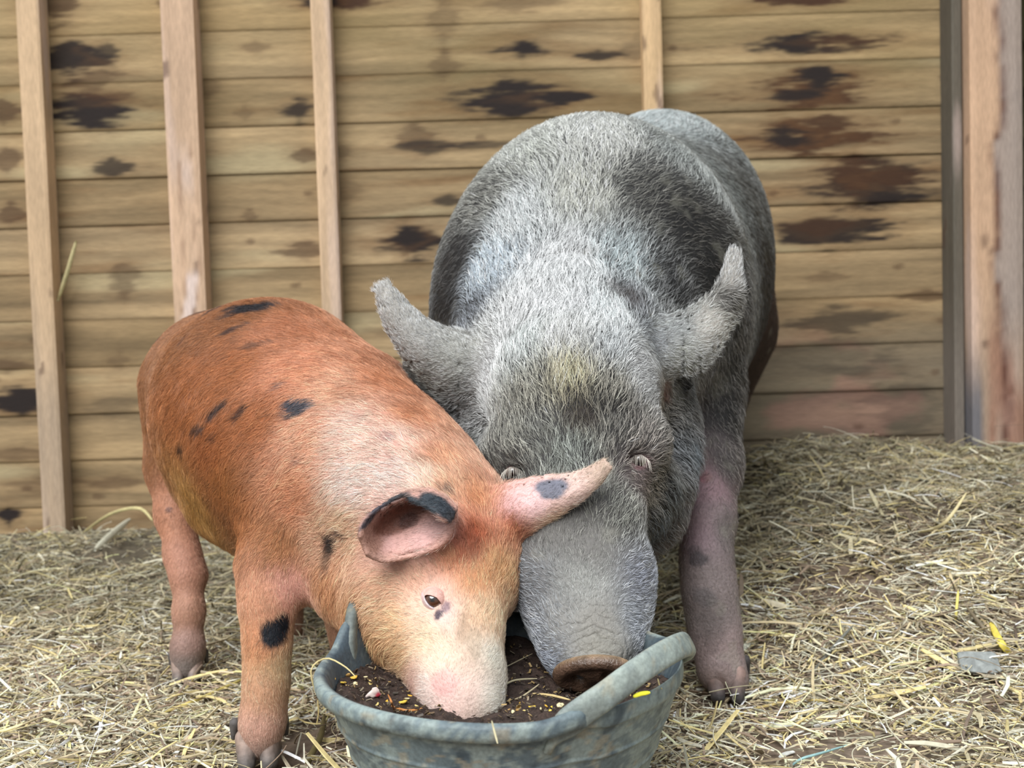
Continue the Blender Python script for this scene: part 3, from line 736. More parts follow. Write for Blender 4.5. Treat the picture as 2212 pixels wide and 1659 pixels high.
def build_tub():
    tub = empty('rubber_feed_tub', TC, 'dusty blue-grey rubber feed tub with two loop handles, both pigs eating from it', 'tub')
    na = 220; ang = np.linspace(0, 2 * math.pi, na, endpoint=False); dip = rim_dip(ang)
    prof = []   # (r, z, follow) outside from the bottom up, over the lip, down inside
    zt = np.linspace(0, 1, 60); zo = np.linspace(0, 1, 150)
    for t in zo:
        z = t * (RIM_Z - 0.020); r = 0.118 + (RIM_R - 0.010 - 0.118) * (t ** 0.88)
        for zz in (0.045, 0.085, 0.12, 0.153): r += 0.0016 * math.exp(-((z - zz) / 0.0020) ** 2)
        prof.append((r, z, t ** 4))
    prof += [(RIM_R - 0.004, RIM_Z - 0.0185, 1), (RIM_R + .0012, RIM_Z - 0.0165, 1), (RIM_R + 0.003, RIM_Z - 0.011, 1), (RIM_R + 0.003, RIM_Z - 0.004, 1), (RIM_R + 0.0005, RIM_Z, 1), (RIM_R - 0.004, RIM_Z + .001, 1), (RIM_R - 0.009, RIM_Z - .001, 1), (RIM_R - 0.0125, RIM_Z - .006, 1)]
    for t in zt[::-1]:
        z = 0.006 + t * (RIM_Z - 0.022); prof.append((0.112 + (RIM_R - 0.016 - 0.112) * (t ** 0.88), z, t ** 4))
    prof = np.array(prof); np_ = len(prof)
    A = ang[None]; wob = 1 + 0.012 * np.cos(2 * A + .6) + 0.004 * np.cos(5 * A)
    r = prof[:, :1] * (1 + (wob - 1) * prof[:, 2:3]); z = prof[:, 1:2] + dip[None] * prof[:, 2:3] + 0.0015 * np.cos(3 * A + 1) * prof[:, 2:3]
    # the rolled lip dies away under the handles, where only the plain wall edge is left
    lf = np.ones(na)
    for a0, a1 in (H_R, H_L):
        lo, hi = min(a0, a1), max(a0, a1); d = np.abs((ang - (lo + hi) / 2 + math.pi) % (2 * math.pi) - math.pi)
        lf *= sstep((hi - lo) / 2 * .62, (hi - lo) / 2 * .88, d)
    lip = np.zeros(np_); lip[150:158] = 1
    mid = RIM_R - .007
    r = np.where(lip[:, None] > 0, mid + (r - mid) * (.28 + .72 * lf[None]), r)
    X = TC[0] + r * np.cos(A); Y = TC[1] + r * np.sin(A)
    P = np.stack([X, Y, z + 0 * A], 2).reshape(-1, 3)
    I = np.arange(len(P)).reshape(np_, na); J = np.roll(I, -1, 1)
    Q = np.stack([I[:-1].ravel(), J[:-1].ravel(), J[1:].ravel(), I[1:].ravel()], 1)
    cb = len(P); P = np.concatenate([P, [[TC[0], TC[1], 0], [TC[0], TC[1], 0.006]]])
    T = np.concatenate([np.stack([np.full(na, cb), J[0], I[0]], 1), np.stack([np.full(na, cb + 1), I[-1], J[-1]], 1)])
    c = rubber_cols(P)
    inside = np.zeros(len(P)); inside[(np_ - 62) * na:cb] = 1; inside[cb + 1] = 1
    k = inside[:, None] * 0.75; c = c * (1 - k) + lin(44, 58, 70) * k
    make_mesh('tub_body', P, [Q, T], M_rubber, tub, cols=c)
    for (a0, a1), h, out in ((a_, h_, o_) for a_, h_, o_ in ((H_R, 0.037, 0.000), (H_L, 0.058, 0.004))):
        f = handle_arc(a0, a1, h, out); n = 70; m = 20; V = []
        for i in range(n):
            t = i / (n - 1); c0 = f(t); d = f(min(t + .01, 1)) - f(max(t - .01, 0)); d /= np.linalg.norm(d)
            ang_ = a0 + (a1 - a0) * t; rad = np.array([math.cos(ang_), math.sin(ang_), 0.0])
            rad = rad - d * (rad @ d); rad /= np.linalg.norm(rad); up = np.cross(rad, d); up *= np.sign(up[2])
            end = abs(2 * t - 1) ** 5
            wv = (0.0130 + .003 * end) * (.25 + .75 * sstep(0, .07, min(t, 1 - t))); wr = (0.0066 if out < .0035 else .0085) - .0028 * end
            # the strap turns a little as it rises, showing its top
            tw = 0.55 * (1 - abs(2 * t - 1) ** 2)
            r2 = rad * math.cos(tw) + up * math.sin(tw) ; u2 = up * math.cos(tw) - rad * math.sin(tw)
            for j in range(m):
                q = 2 * math.pi * j / m; ce, se = math.cos(q), math.sin(q)
                sx = math.copysign(abs(ce) ** .7, ce); sy = math.copysign(abs(se) ** .7, se)
                V.append(c0 + r2 * sx * wr + u2 * (sy * wv))
        V = np.array(V); I = np.arange(len(V)).reshape(n, m); J = np.roll(I, -1, 1)
        Q = np.stack([I[:-1].ravel(), J[:-1].ravel(), J[1:].ravel(), I[1:].ravel()], 1)
        V = np.concatenate([V, [V[:m].mean(0)], [V[n * m - m:].mean(0)]]); e0 = n * m
        T = np.concatenate([np.stack([np.full(m, e0), J[0], I[0]], 1), np.stack([np.full(m, e0 + 1), I[-1], J[-1]], 1)])
        c = rubber_cols(V); c = c * .65 + lin(158, 162, 148) * .35 * (0.6 + .8 * noise(V, 70, 110, 2))[:, None]
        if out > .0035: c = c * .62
        make_mesh('handle', V, [Q, T], M_rubber, tub, cols=c)
    return tub
build_tub()

def feed_z(P):
    r = np.hypot(P[:, 0] - TC[0], P[:, 1] - TC[1])
    z = 0.168 + 0.012 * (noise(P, 14, 121, 2) - .5) + 0.018 * (noise(P, 70, 122, 4) - .5) + 0.012 * sstep(0.13, 0.18, r)
    for p, rr, dep in (((0.075, 1.27), .075, .028), ((-0.045, 1.20), .05, .02)):
        z -= dep * np.exp(-(((P[:, 0] - p[0]) ** 2 + (P[:, 1] - p[1]) ** 2) / rr ** 2))
    return z
def build_feed():
    nr, na = 70, 240; P = []
    for i in range(1, nr + 1):
        r = 0.1815 * i / nr
        for j in range(na): P.append((TC[0] + r * math.cos(2 * math.pi * j / na), TC[1] + r * math.sin(2 * math.pi * j / na), 0))
    P.append((TC[0], TC[1], 0)); P = np.array(P, float); P[:, 2] = feed_z(P)
    I = np.arange(nr * na).reshape(nr, na); J = np.roll(I, -1, 1)
    Q = np.stack([I[:-1].ravel(), I[1:].ravel(), J[1:].ravel(), J[:-1].ravel()], 1)
    T = np.stack([np.full(na, nr * na), I[0], J[0]], 1)
    a = noise(P, 110, 123, 3)[:, None]; c = lin(26, 19, 18) * (1 - a) + lin(76, 60, 52) * a
    sk = P[I[-1]].copy(); sk[:, 2] = 0.135; sk[:, :2] = TC[:2] + (sk[:, :2] - TC[:2]) * .86
    V = np.concatenate([P, sk]); K = np.arange(na) + len(P)
    Q = np.concatenate([Q, np.stack([I[-1], K, np.roll(K, -1), J[-1]], 1)])
    V = np.concatenate([V, [[TC[0], TC[1], .135]]]); T = np.concatenate([T, np.stack([K, np.full(na, len(V) - 1), np.roll(K, -1)], 1)])
    o = make_mesh('feed_mash', V, [Q, T], material('damp_mash', .75, attr='tint', noise_scale=300, noise_amt=.35, bump=1.0, bump_scale=260), cols=np.concatenate([c, np.tile(lin(50, 40, 34), (na + 1, 1))]))
    tag(o, 'dark crumbly feed mash filling the rubber tub', 'animal feed', kind='stuff')
    # crumbs and husks in the mash
    g = np.random.default_rng(5); n = 1500
    rr = 0.176 * np.sqrt(g.random(n)); th = g.uniform(0, 6.283, n)
    P0 = np.stack([TC[0] + rr * np.cos(th), TC[1] + rr * np.sin(th), rr * 0], 1); P0[:, 2] = feed_z(P0) + .0015 + g.random(n) * .003
    tones = np.array([lin(70, 54, 42), lin(84, 68, 50), lin(150, 126, 84), lin(44, 34, 30), lin(70, 62, 54), lin(120, 108, 90)])
    L = np.clip(.0032 * np.exp(g.normal(0, .55, n)), 0, .0065)
    V, Q, C = ribbon(P0, g.uniform(0, 6.3, n), g.normal(0, .4, n), L, L * g.uniform(.3, .9, n), L * .2, g.normal(0, .1, n), tones[g.integers(0, 6, n)] * np.exp(g.normal(0, .25, n))[:, None], 2, roll=g.normal(0, .6, n))
    o = make_mesh('feed_crumbs', V, Q, M_straw, cols=np.clip(C, .01, .8), smooth=False)
    tag(o, 'husks and crumbs sprinkled over the dark mash in the tub', 'animal feed', kind='stuff')
build_feed()

M_maize = material('maize', .45, attr='tint', noise_scale=300, noise_amt=.15, spec=.4)
def flake_mesh(seed):
    g = np.random.default_rng(seed); n = 9; V = []
    for k, (s, z) in enumerate(((.55, -.22), (1, -.05), (.92, .16), (.4, .3))):
        for i in range(n):
            a = 2 * math.pi * i / n; r = s * (1 + .18 * math.sin(2 * a + seed) + .12 * math.cos(3 * a + seed * 2))
            V.append((r * math.cos(a), r * .68 * math.sin(a), z + .22 * r * math.cos(a) ** 2))
    V = np.array(V); I = np.arange(4 * n).reshape(4, n); J = np.roll(I, -1, 1)
    Q = np.stack([I[:-1].ravel(), J[:-1].ravel(), J[1:].ravel(), I[1:].ravel()], 1)
    V = np.concatenate([V, [[0, 0, -.22], [0, 0, .26]]])
    T = np.concatenate([np.stack([np.full(n, 4 * n), J[0], I[0]], 1), np.stack([np.full(n, 4 * n + 1), I[-1], J[-1]], 1)])
    return V, Q, T
protos = []
for sd in range(5):
    V, Q, T = flake_mesh(sd)
    col = [(226, 178, 70), (214, 190, 120), (232, 196, 80), (190, 150, 86), (222, 206, 160)][sd]
    c = lin(*col) * (.85 + .3 * noise(V, 3, sd, 2))[:, None]
    o = make_mesh('maize_flake', V, [Q, T], M_maize, cols=c)
    tag(o, 'small yellow maize flake lying on the dark mash in the tub', 'maize flake', 'maize flakes on the mash')
    protos.append(o)
g = np.random.default_rng(21); spots2 = []
for px, py in ((722,1470),(733,1485),(742,1478),(752,1462),(768,1480),(775,1515),(800,1478),(816,1502),(825,1504),(880,1512),(888,1508),(900,1528),(870,1520),(858,1538),(790,1465),(765,1466),
               (1102,1530),(1112,1522),(1120,1535),(1108,1540),(1128,1526),(1138,1538),(1150,1530),(1095,1538),(1165,1536),(1180,1528),(1125,1515),(1190,1535),(1145,1545),(1210,1526),(835,1520),(815,1525)):
    spots2.append((px, py))
for i, (px, py) in enumerate(spots2):
    d = 1.03
    for _ in range(200):
        p = at(px, py, d)
        if p[2] <= feed_z(p[None])[0] + .002: break
        d += .002
    o = protos[i] if i < 5 else protos[i % 5].copy()
    if i >= 5: COL.objects.link(o)
    o.location = Vector(p + [0, 0, .0012]); o.rotation_euler = (g.normal(0, .35), g.normal(0, .35), g.uniform(0, 6.3))
    s = g.uniform(.0026, .0052); o.scale = (s, s, s)

def tubpt(px, py, lift=0.003):
    d = 1.02
    for _ in range(260):
        p = at(px, py, d)
        if p[2] <= feed_z(p[None])[0] + lift: return p
        d += .002
    return p
def build_peel():
    b = Body(0.0014); c = tubpt(803, 1500, .004)
    for (dx, dz, r) in ((-12, 5, 3.5), (-6, 0, 4.5), (0, -4, 5), (4, -12, 3.8), (8, -6, 4.5), (12, 2, 4), (2, 4, 4.5)):
        p = c + R * dx * .0005 + U * (-dz) * .0005; b.cone(p, r * .0005, p + R * .003 + F * .003, r * .0004, .002)
    V, Q = b.mesh(1); cc = lin(232, 214, 206) * (.7 + .5 * noise(V, 300, 4, 2))[:, None]
    red = (1 - sstep(.002, .005, np.linalg.norm(V - (c + R * .007 - U * .001), axis=1)))[:, None]; cc = cc * (1 - red) + lin(170, 50, 66) * red
    o = make_mesh('vegetable_scrap', V, Q, material('wet_scrap', .4, attr='tint'), cols=cc)
    tag(o, 'curled white and pink vegetable scrap among the maize in the tub', 'food scrap')
build_peel()
T_ = tubpt
stalk('straw_stalk', 'orange dried grass wisp lying just inside the near rim of the tub', 'straw stalk', [T_(845, 1525), T_(880, 1535), T_(912, 1530)], .0025, (196, 132, 74))
stalk('straw_stalk', 'thin orange stem leaning up in the mash beside the orange pig snout', 'straw stalk', [T_(838, 1500), at(845, 1515, 1.12), T_(852, 1535)], .002, (190, 126, 70))
stalk('straw_stalk', 'straight pale stem on the mash between the two snouts, nearest the rim', 'straw stalk', [T_(1150, 1498, .006), T_(1190, 1502, .006), T_(1232, 1512, .006)], .0026, (206, 182, 130))
stalk('straw_stalk', 'forked grey stem on the mash rising towards the sow cheek', 'straw stalk', [T_(1090, 1516, .004), T_(1125, 1506, .008), T_(1165, 1478, .014)], .002, (170, 158, 128))
stalk('straw_stalk', 'curled wisp on the dark mash beside the orange pig chin', 'straw stalk', [T_(1078, 1488, .006), T_(1110, 1470, .010), T_(1160, 1466, .006)], .0022, (178, 168, 138))
stalk('straw_stalk', 'long thin stem crossing the dark mash behind the orange snout', 'straw stalk', [T_(1078, 1448, .006), T_(1110, 1432, .010), T_(1150, 1412, .006)], .0014, (160, 150, 124))
stalk('leaf', 'bright yellow leaf caught on the tub wall edge below the right handle', 'leaf', [at(1368, 1505, 1.052), at(1384, 1499, 1.056), at(1404, 1496, 1.06)], .0042, (232, 226, 60), th=.001)
stalk('straw_stalk', 'short stem poking up through the opening under the right handle', 'straw stalk', [at(1421, 1466, 1.12), at(1425, 1480, 1.11), at(1430, 1489, 1.10)], .0016, (176, 160, 112))
stalk('straw_stalk', 'pale stalk hanging over the near rim below the orange snout', 'straw stalk', [at(1062, 1556, .993), at(1068, 1580, .992), at(1075, 1606, .990)], .0018, (226, 216, 176))
stalk('straw_stalk', 'looped straw draped over the rim at the far left of the tub', 'straw stalk', [at(682, 1500, 1.17), at(672, 1446, 1.165), at(705, 1422, 1.18), at(745, 1440, 1.17), at(768, 1462, 1.16)], .0018, (204, 186, 134))
stalk('straw_stalk', 'fine stalk hanging down outside the far left of the tub', 'straw stalk', [at(686, 1510, 1.15), at(688, 1540, 1.15), at(684, 1565, 1.15)], .0014, (186, 166, 110))
# ------------------------------------------------------------------ shared animal materials
M_hair = material('bristle', 0.45, attr='tint', spec=0.5)
M_hide = material('hide', 0.6, attr='tint', noise_scale=220, noise_amt=0.10, bump=0.5, bump_scale=240, spec=0.35)
M_hoof = material('hoof_horn', 0.6, attr='tint', noise_scale=80, noise_amt=.3, bump=.5, bump_scale=90)
M_eye = material('wet_eye', 0.06, attr='tint', spec=0.8, coat=1.0)
M_nose = material('moist_nose', 0.28, attr='tint', noise_scale=150, noise_amt=.2, bump=.7, bump_scale=300, spec=.6)

def hoof_mesh(name, parent, foot, fwd, size, col, tint2):
    "two toes and two dewclaws at a foot; foot = ground point, fwd = facing direction"
    f = np.array([fwd[0], fwd[1], 0.0]); f /= np.linalg.norm(f); s = np.array([f[1], -f[0], 0.0]); up = np.array([0, 0, 1.0])
    for sg in (-1, 1):
        b = Body(size * 0.055)
        c = foot + s * sg * size * .30
        b.cone(c + up * size * .75 - f * size * .05, size * .30, c + up * size * .20 + f * size * .42 - s * sg * size * .05, size * .17, size * .1)
        b.cone(c + up * size * .42 - f * size * .18, size * .30, c + up * size * .20 + f * size * .30, size * .20, size * .15)
        V, Q = b.mesh(2); V[:, 2] = np.maximum(V[:, 2], foot[2] - 0.002)
        t = sstep(.2, .9, (V[:, 2] - foot[2]) / size)[:, None]; c2 = lin(*col) * (1 - t) + lin(*tint2) * t
        hoof = make_mesh('hoof', V, Q, M_hoof, parent, cols=c2 * (.7 + .6 * noise(V, 120, 8, 2))[:, None])
        b = Body(size * .05); c = foot + s * sg * size * .62 - f * size * .55 + up * size * .75
        b.cone(c + up * size * .25, size * .16, c - up * size * .15 + s * sg * size * .06 - f * size * .05, size * .08, .004)
        V, Q = b.mesh(1); make_mesh('dewclaw', V, Q, M_hoof, hoof, cols=np.tile(lin(*col), (len(V), 1)))

def eyeball(parent, c, r, look, iris, sclera, ir=0.62):
    n1, n2 = 24, 32; V = []; look = look / np.linalg.norm(look)
    for i in range(n1 + 1):
        for j in range(n2):
            a = math.pi * i / n1; b = 2 * math.pi * j / n2; V.append((math.sin(a) * math.cos(b), math.sin(a) * math.sin(b), math.cos(a)))
    V = np.array(V); I = np.arange(len(V)).reshape(n1 + 1, n2); J = np.roll(I, -1, 1)
    Q = np.stack([I[:-1].ravel(), I[1:].ravel(), J[1:].ravel(), J[:-1].ravel()], 1)
    d = np.degrees(np.arccos(np.clip(V @ look, -1, 1)))
    k = (1 - sstep(46, 52, d))[:, None] * 1.0; pu = (1 - sstep(12, 20, d))[:, None]
    c3 = lin(*sclera) * (1 - k) + lin(*iris) * k; c3 = c3 * (1 - pu) + lin(14, 10, 10) * pu
    return make_mesh('eye', c + V * r, Q, M_eye, parent, cols=c3)

def lashes(name, parent, base, n, length, col, spread, seed, rad=.00035, root=.3):
    "base: list of 3-D points along the lid; directions fan from spread[0] to spread[1]"
    g = np.random.default_rng(seed); seg = 4; pts = np.empty((n, seg, 3)); base = np.array(base)
    for i in range(n):
        t = (i + .5) / n * (len(base) - 1); k = min(int(t), len(base) - 2); p = base[k] + (base[k + 1] - base[k]) * (t - k)
        d = spread[0] * (1 - i / n) + spread[1] * (i / n) + g.normal(0, .08, 3); d /= np.linalg.norm(d)
        for s in range(seg): pts[i, s] = p + d * length * (.8 + .4 * g.random()) * 0 + d * length * s / (seg - 1) - U * length * .18 * (s / 3) ** 2
    cd = bpy.data.hair_curves.new(name); cd.add_curves([seg] * n); cd.position_data.foreach_set('vector', pts.astype(np.float32).ravel())
    ra = cd.attributes.get('radius') or cd.attributes.new('radius', 'FLOAT', 'POINT'); ra.data.foreach_set('value', np.tile(np.linspace(rad, rad * .3, seg), n).astype(np.float32))
    ca = cd.attributes.new('tint', 'FLOAT_COLOR', 'CURVE'); ca.data.foreach_set('color', np.tile(np.append(lin(*col), 1), n).astype(np.float32))
    cd.materials.append(M_hair); o = bpy.data.objects.new(name, cd); COL.objects.link(o); o.parent = parent
    o.matrix_parent_inverse = Matrix.Translation(-Vector(parent.location)); o['kind'] = 'stuff'; return o

# ------------------------------------------------------------------ grey sow
def build_sow():
    foot_r = at(1560, 1532, 1.65); foot_r[2] = 0.012
    root = empty('grey_sow', (0.2, 1.9, 0.0), 'large grey bristly sow, head lowered into the rubber tub', 'pig')
    b = Body(0.0046)
    ax_f = np.array([0.21, 0.62, 0.0]); ax_f /= np.linalg.norm(ax_f); ax_s = np.array([ax_f[1], -ax_f[0], 0]); up = np.array([0, 0, 1.0])
    AX = [ax_s, ax_f, up]
    def E(px, py, d, rs, rf, ru, k=.05): b.ell(at(px, py, d), (rs, rf, ru), AX, k)
    E(1290, 650, 1.98, .262, .30, .325)                 # shoulders
    E(1335, 640, 2.20, .275, .32, .325, .08)            # ribs
    E(1395, 600, 2.42, .270, .32, .315, .08)            # belly
    E(1430, 540, 2.62, .255, .28, .320, .08)            # rump
    b.chain([(1270, 650, 1.88, 290), (1235, 780, 1.68, 190)], .11)    # neck
    b.chain([(1230, 750, 1.61, 140), (1240, 850, 1.52, 168)], .08)    # poll
    b.chain([(1240, 850, 1.54, 168), (1235, 985, 1.475, 150)], .05)   # forehead
    b.chain([(1225, 740, 1.62, 95), (1240, 640, 1.76, 120)], .10)
    b.chain([(1110, 800, 1.80, 120), (1130, 840, 1.66, 105)], .09)
    b.chain([(1120, 690, 1.84, 150), (1150, 780, 1.68, 115)], .10)
    b.chain([(1370, 680, 1.84, 150), (1330, 780, 1.68, 115)], .10)
    b.chain([(1380, 790, 1.80, 120), (1360, 850, 1.66, 90)], .06)
    # brows and cheeks
    b.chain([(1105, 985, 1.47, 62), (1180, 1000, 1.44, 70)], .03)
    b.chain([(1385, 955, 1.47, 62), (1300, 990, 1.44, 70)], .03)
    b.chain([(1085, 1050, 1.54, 95), (1180, 1130, 1.48, 90)], .05)
    b.chain([(1385, 1060, 1.53, 85), (1310, 1150, 1.47, 85)], .05)
    # snout, broad and flat
    b.chain([(1195, 1010, 1.45, 105), (1215, 1130, 1.395, 84), (1212, 1250, 1.365, 88), (1245, 1370, 1.325, 72), (1262, 1415, 1.300, 64)], .03)
    b.chain([(1290, 1010, 1.45, 105), (1295, 1130, 1.395, 84), (1308, 1250, 1.365, 88), (1305, 1360, 1.325, 70), (1312, 1395, 1.300, 60)], .03)
    b.chain([(1172, 1245, 1.375, 52), (1200, 1330, 1.36, 42), (1222, 1420, 1.325, 30)], .03)
    b.chain([(1345, 1235, 1.375, 52), (1348, 1310, 1.36, 40), (1346, 1385, 1.325, 30)], .03)
    # lower jaw
    b.chain([(1250, 1180, 1.50, 100), (1275, 1330, 1.42, 70), (1300, 1440, 1.355, 52)], .03)
    # throat and dewlap on the right
    b.chain([(1410, 930, 1.66, 105), (1425, 1050, 1.60, 64), (1418, 1130, 1.58, 46), (1402, 1185, 1.565, 20)], .035)
    b.chain([(1060, 950, 1.66, 100), (1075, 1080, 1.62, 70), (1110, 1180, 1.58, 40)], .04)
    b.chain([(1503, 950, 1.63, 15), (1500, 1000, 1.62, 13), (1488, 1035, 1.62, 7)], .012)
    # chest and near (visible) front leg
    b.chain([(1260, 900, 1.85, 200), (1330, 1050, 1.82, 130)], .07)
    b.chain([(1490, 860, 1.88, 120), (1520, 1010, 1.78, 72), (1528, 1120, 1.71, 50), (1526, 1215, 1.68, 45), (1534, 1290, 1.67, 46), (1545, 1370, 1.665, 44), (1556, 1440, 1.655, 46)], .04)
    b.cone(at(1558, 1450, 1.655), .034, foot_r + [-.004, .0, .034], .027, .02)
    b.cone(at(1575, 1470, 1.65), .022, foot_r + [.016, -.010, .024], .022, .012)
    # hidden far front leg
    fl = np.array([0.0, 1.80, 0.0])
    b.chain([(1120, 880, 1.95, 120)] + [(1120, 881, 1.95, 120)], .05)
    b.cone(at(1120, 900, 1.93), .09, np.array([.01, 1.84, .26]), .045, .05); b.cone(np.array([.01, 1.84, .26]), .042, fl + [0, 0, .09], .034, .03); b.cone(fl + [0, 0, .09], .034, fl + [0, -.01, .03], .032, .02)
    # hams and hind legs
    for px, x, y in ((1565, .44, 2.72), (1330, .20, 2.78)):
        gz_ = float(ground_z(x, y)); hp = at(px, 720, 2.6)
        b.cone(hp, .120, np.array([x + .03, y - .06, gz_ + .28]), .085, .07)
        b.cone(np.array([x + .03, y - .06, gz_ + .28]), .07, np.array([x + .01, y + .06, gz_ + .17]), .042, .04)
        b.cone(np.array([x + .01, y + .06, gz_ + .17]), .042, np.array([x, y, gz_ + .04]), .034, .03)
    # eye sockets
    for (px, py, d) in ((1108, 1018, 1.405), (1380, 992, 1.405)):
        b.cone(at(px - 22, py + 2, d), .009, at(px + 22, py + 2, d), .009, .012, 'sub')
    # wrinkles above the nose
    for k, (y0, w) in enumerate(((1392, 80), (1366, 88), (1340, 70))):
        prev = None
        for j in range(7):
            t = j / 6 * 2 - 1; p = at(1275 + w * t, y0 + 26 * t * t - 12 * t, 1.262 + .006 * k); 
            if prev is not None: b.cone(prev, .0055, p, .0055, .006, 'sub')
            prev = p
    # ears: edge pairs along each ear (pixel, depth) swept as a cupped sheet
    def ear(rows, th):
        rr = [(at(*a), at(*c), bu, np.array(w, float)) for a, c, bu, w in rows]
        P = ear_points(rr); nv, nu = P.shape[:2]; tt = np.tile(np.linspace(1, .6, nu), (nv, 1)) * th
        b.sheet(P.reshape(-1, 3), tt.ravel(), .012); return P
    wv = -F * 1.0
    earL = ear([((1075, 745, 1.60), (1020, 880, 1.60), .030, wv), ((1010, 722, 1.585), (960, 862, 1.585), .032, wv), ((950, 706, 1.575), (905, 812, 1.575), .030, wv),
                ((900, 676, 1.565), (858, 752, 1.57), .022, wv), ((862, 636, 1.56), (826, 690, 1.565), .012, wv), ((836, 606, 1.56), (806, 622, 1.565), .004, wv)], .0065)
    ear([((1035, 860, 1.615), (985, 950, 1.63), -.010, wv), ((985, 850, 1.605), (955, 905, 1.62), -.010, wv), ((925, 812, 1.60), (905, 840, 1.61), -.006, wv), ((880, 770, 1.595), (868, 790, 1.60), 0, wv)], .0055)
    earR = ear([((1390, 700, 1.60), (1385, 850, 1.58), .030, wv), ((1445, 686, 1.585), (1450, 812, 1.565), .030, wv), ((1505, 658, 1.575), (1522, 792, 1.555), .022, wv),
                ((1548, 622, 1.565), (1572, 722, 1.56), .012, wv), ((1566, 580, 1.56), (1602, 650, 1.56), .010, wv), ((1572, 552, 1.56), (1602, 590, 1.56), .005, wv), ((1584, 536, 1.56), (1598, 545, 1.56), .0, wv)], .0062)
    ear([((1385, 850, 1.60), (1400, 905, 1.61), -.014, wv), ((1440, 820, 1.605), (1450, 870, 1.615), -.014, wv), ((1490, 806, 1.60), (1496, 835, 1.605), -.004, wv)], .005)
    b.chain([(1395, 860, 1.58, 30), (1380, 900, 1.57, 40)], .03)
    V, Q = b.mesh(2)
    def greyed(c, k):
        m = sum(c) / 3; return tuple((x + (m - x) * .42) * k for x in c)
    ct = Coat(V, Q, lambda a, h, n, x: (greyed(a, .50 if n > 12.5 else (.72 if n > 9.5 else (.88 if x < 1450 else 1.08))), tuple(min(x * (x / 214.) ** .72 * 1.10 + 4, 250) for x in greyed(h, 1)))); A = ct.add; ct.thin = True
    # px,py, skin, hair, length mm, density, flow x,y, lift
    dk = (62, 56, 58)
    A(1280, 300, (92, 88, 86), (206, 206, 200), 20, 1.0, 0, -1, .35)
    A(1380, 260, (96, 96, 94), (196, 204, 204), 18, 1.0, .3, -1, .35)
    A(1150, 330, (88, 84, 82), (196, 198, 190), 18, 1.0, -.6, -.8, .35)
    A(1050, 430, (84, 80, 78), (176, 176, 168), 16, .9, -.9, -.35, .35)
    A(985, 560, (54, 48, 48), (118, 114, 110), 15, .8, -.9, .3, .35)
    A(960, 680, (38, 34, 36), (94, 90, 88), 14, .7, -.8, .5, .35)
    A(1250, 420, (100, 96, 94), (208, 208, 198), 20, 1.0, 0, -1, .4)
    A(1120, 470, (110, 116, 122), (214, 222, 226), 19, 1.0, -.4, -.9, .4)
    A(1060, 580, (104, 112, 124), (200, 212, 222), 18, 1.0, -.5, -.8, .4)
    A(1020, 670, (72, 72, 78), (150, 156, 164), 15, .9, -.6, -.5, .4)
    A(1230, 560, (112, 110, 112), (222, 226, 226), 21, 1.0, 0, -1, .45)
    A(1340, 560, (98, 104, 106), (190, 200, 202), 18, 1.0, .35, -.9, .4)
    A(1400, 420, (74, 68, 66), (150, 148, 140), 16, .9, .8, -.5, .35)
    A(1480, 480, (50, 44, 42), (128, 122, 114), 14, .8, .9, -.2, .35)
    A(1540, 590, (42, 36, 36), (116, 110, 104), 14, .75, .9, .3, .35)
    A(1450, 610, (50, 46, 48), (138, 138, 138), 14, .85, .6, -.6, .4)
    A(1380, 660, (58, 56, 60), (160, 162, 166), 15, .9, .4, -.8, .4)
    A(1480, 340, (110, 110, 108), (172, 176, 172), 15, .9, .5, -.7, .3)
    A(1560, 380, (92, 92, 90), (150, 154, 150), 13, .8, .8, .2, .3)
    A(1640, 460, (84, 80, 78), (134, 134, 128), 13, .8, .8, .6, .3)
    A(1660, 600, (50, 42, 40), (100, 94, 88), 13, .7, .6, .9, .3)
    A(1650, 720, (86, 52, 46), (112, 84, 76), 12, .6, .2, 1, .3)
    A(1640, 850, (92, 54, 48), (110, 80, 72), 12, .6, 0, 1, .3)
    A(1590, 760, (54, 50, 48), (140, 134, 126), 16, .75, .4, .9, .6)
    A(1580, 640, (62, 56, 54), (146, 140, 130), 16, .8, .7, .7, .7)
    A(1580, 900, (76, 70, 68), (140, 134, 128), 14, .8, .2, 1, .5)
    # crown and forehead
    A(1230, 660, (130, 134, 136), (232, 238, 240), 24, 1.2, 0, -1, .5)
    A(1150, 660, (112, 118, 124), (216, 226, 234), 21, 1.1, -.25, -1, .45)
    A(1310, 670, (112, 114, 118), (214, 220, 226), 20, 1.1, .25, -1, .45)
    A(1230, 740, (112, 100, 90), (228, 228, 214), 26, 1.1, 0, -1, .5)
    A(1130, 760, (104, 104, 104), (206, 212, 210), 20, 1.0, -.3, -1, .4)
    A(1320, 760, (104, 100, 100), (204, 208, 210), 20, 1.0, .3, -1, .4)
    A(1230, 820, (94, 80, 68), (222, 212, 176), 25, 1.0, 0, -1, .45)
    A(1150, 840, (84, 76, 70), (186, 184, 172), 18, .95, -.2, -1, .4)
    A(1310, 840, (84, 76, 70), (182, 178, 166), 18, .95, .2, -1, .4)
    A(1255, 900, (52, 44, 40), (150, 140, 120), 17, .8, 0, -1, .4)
    A(1170, 930, (92, 86, 82), (164, 164, 156), 15, 1.0, -.3, -1, .4)
    A(1330, 920, (92, 86, 82), (160, 156, 148), 15, 1.0, .3, -1, .4)
    A(1230, 980, (104, 104, 100), (186, 192, 184), 14, 1.1, 0, -1, .35)
    A(1110, 960, (102, 96, 90), (178, 176, 164), 15, 1.1, -.8, -.8, .4)
    A(1100, 1000, (86, 82, 78), (156, 154, 146), 12, 1.0, -.3, -.9, .4)
    A(1385, 950, (108, 98, 92), (180, 172, 164), 14, 1.0, .6, -.8, .4)
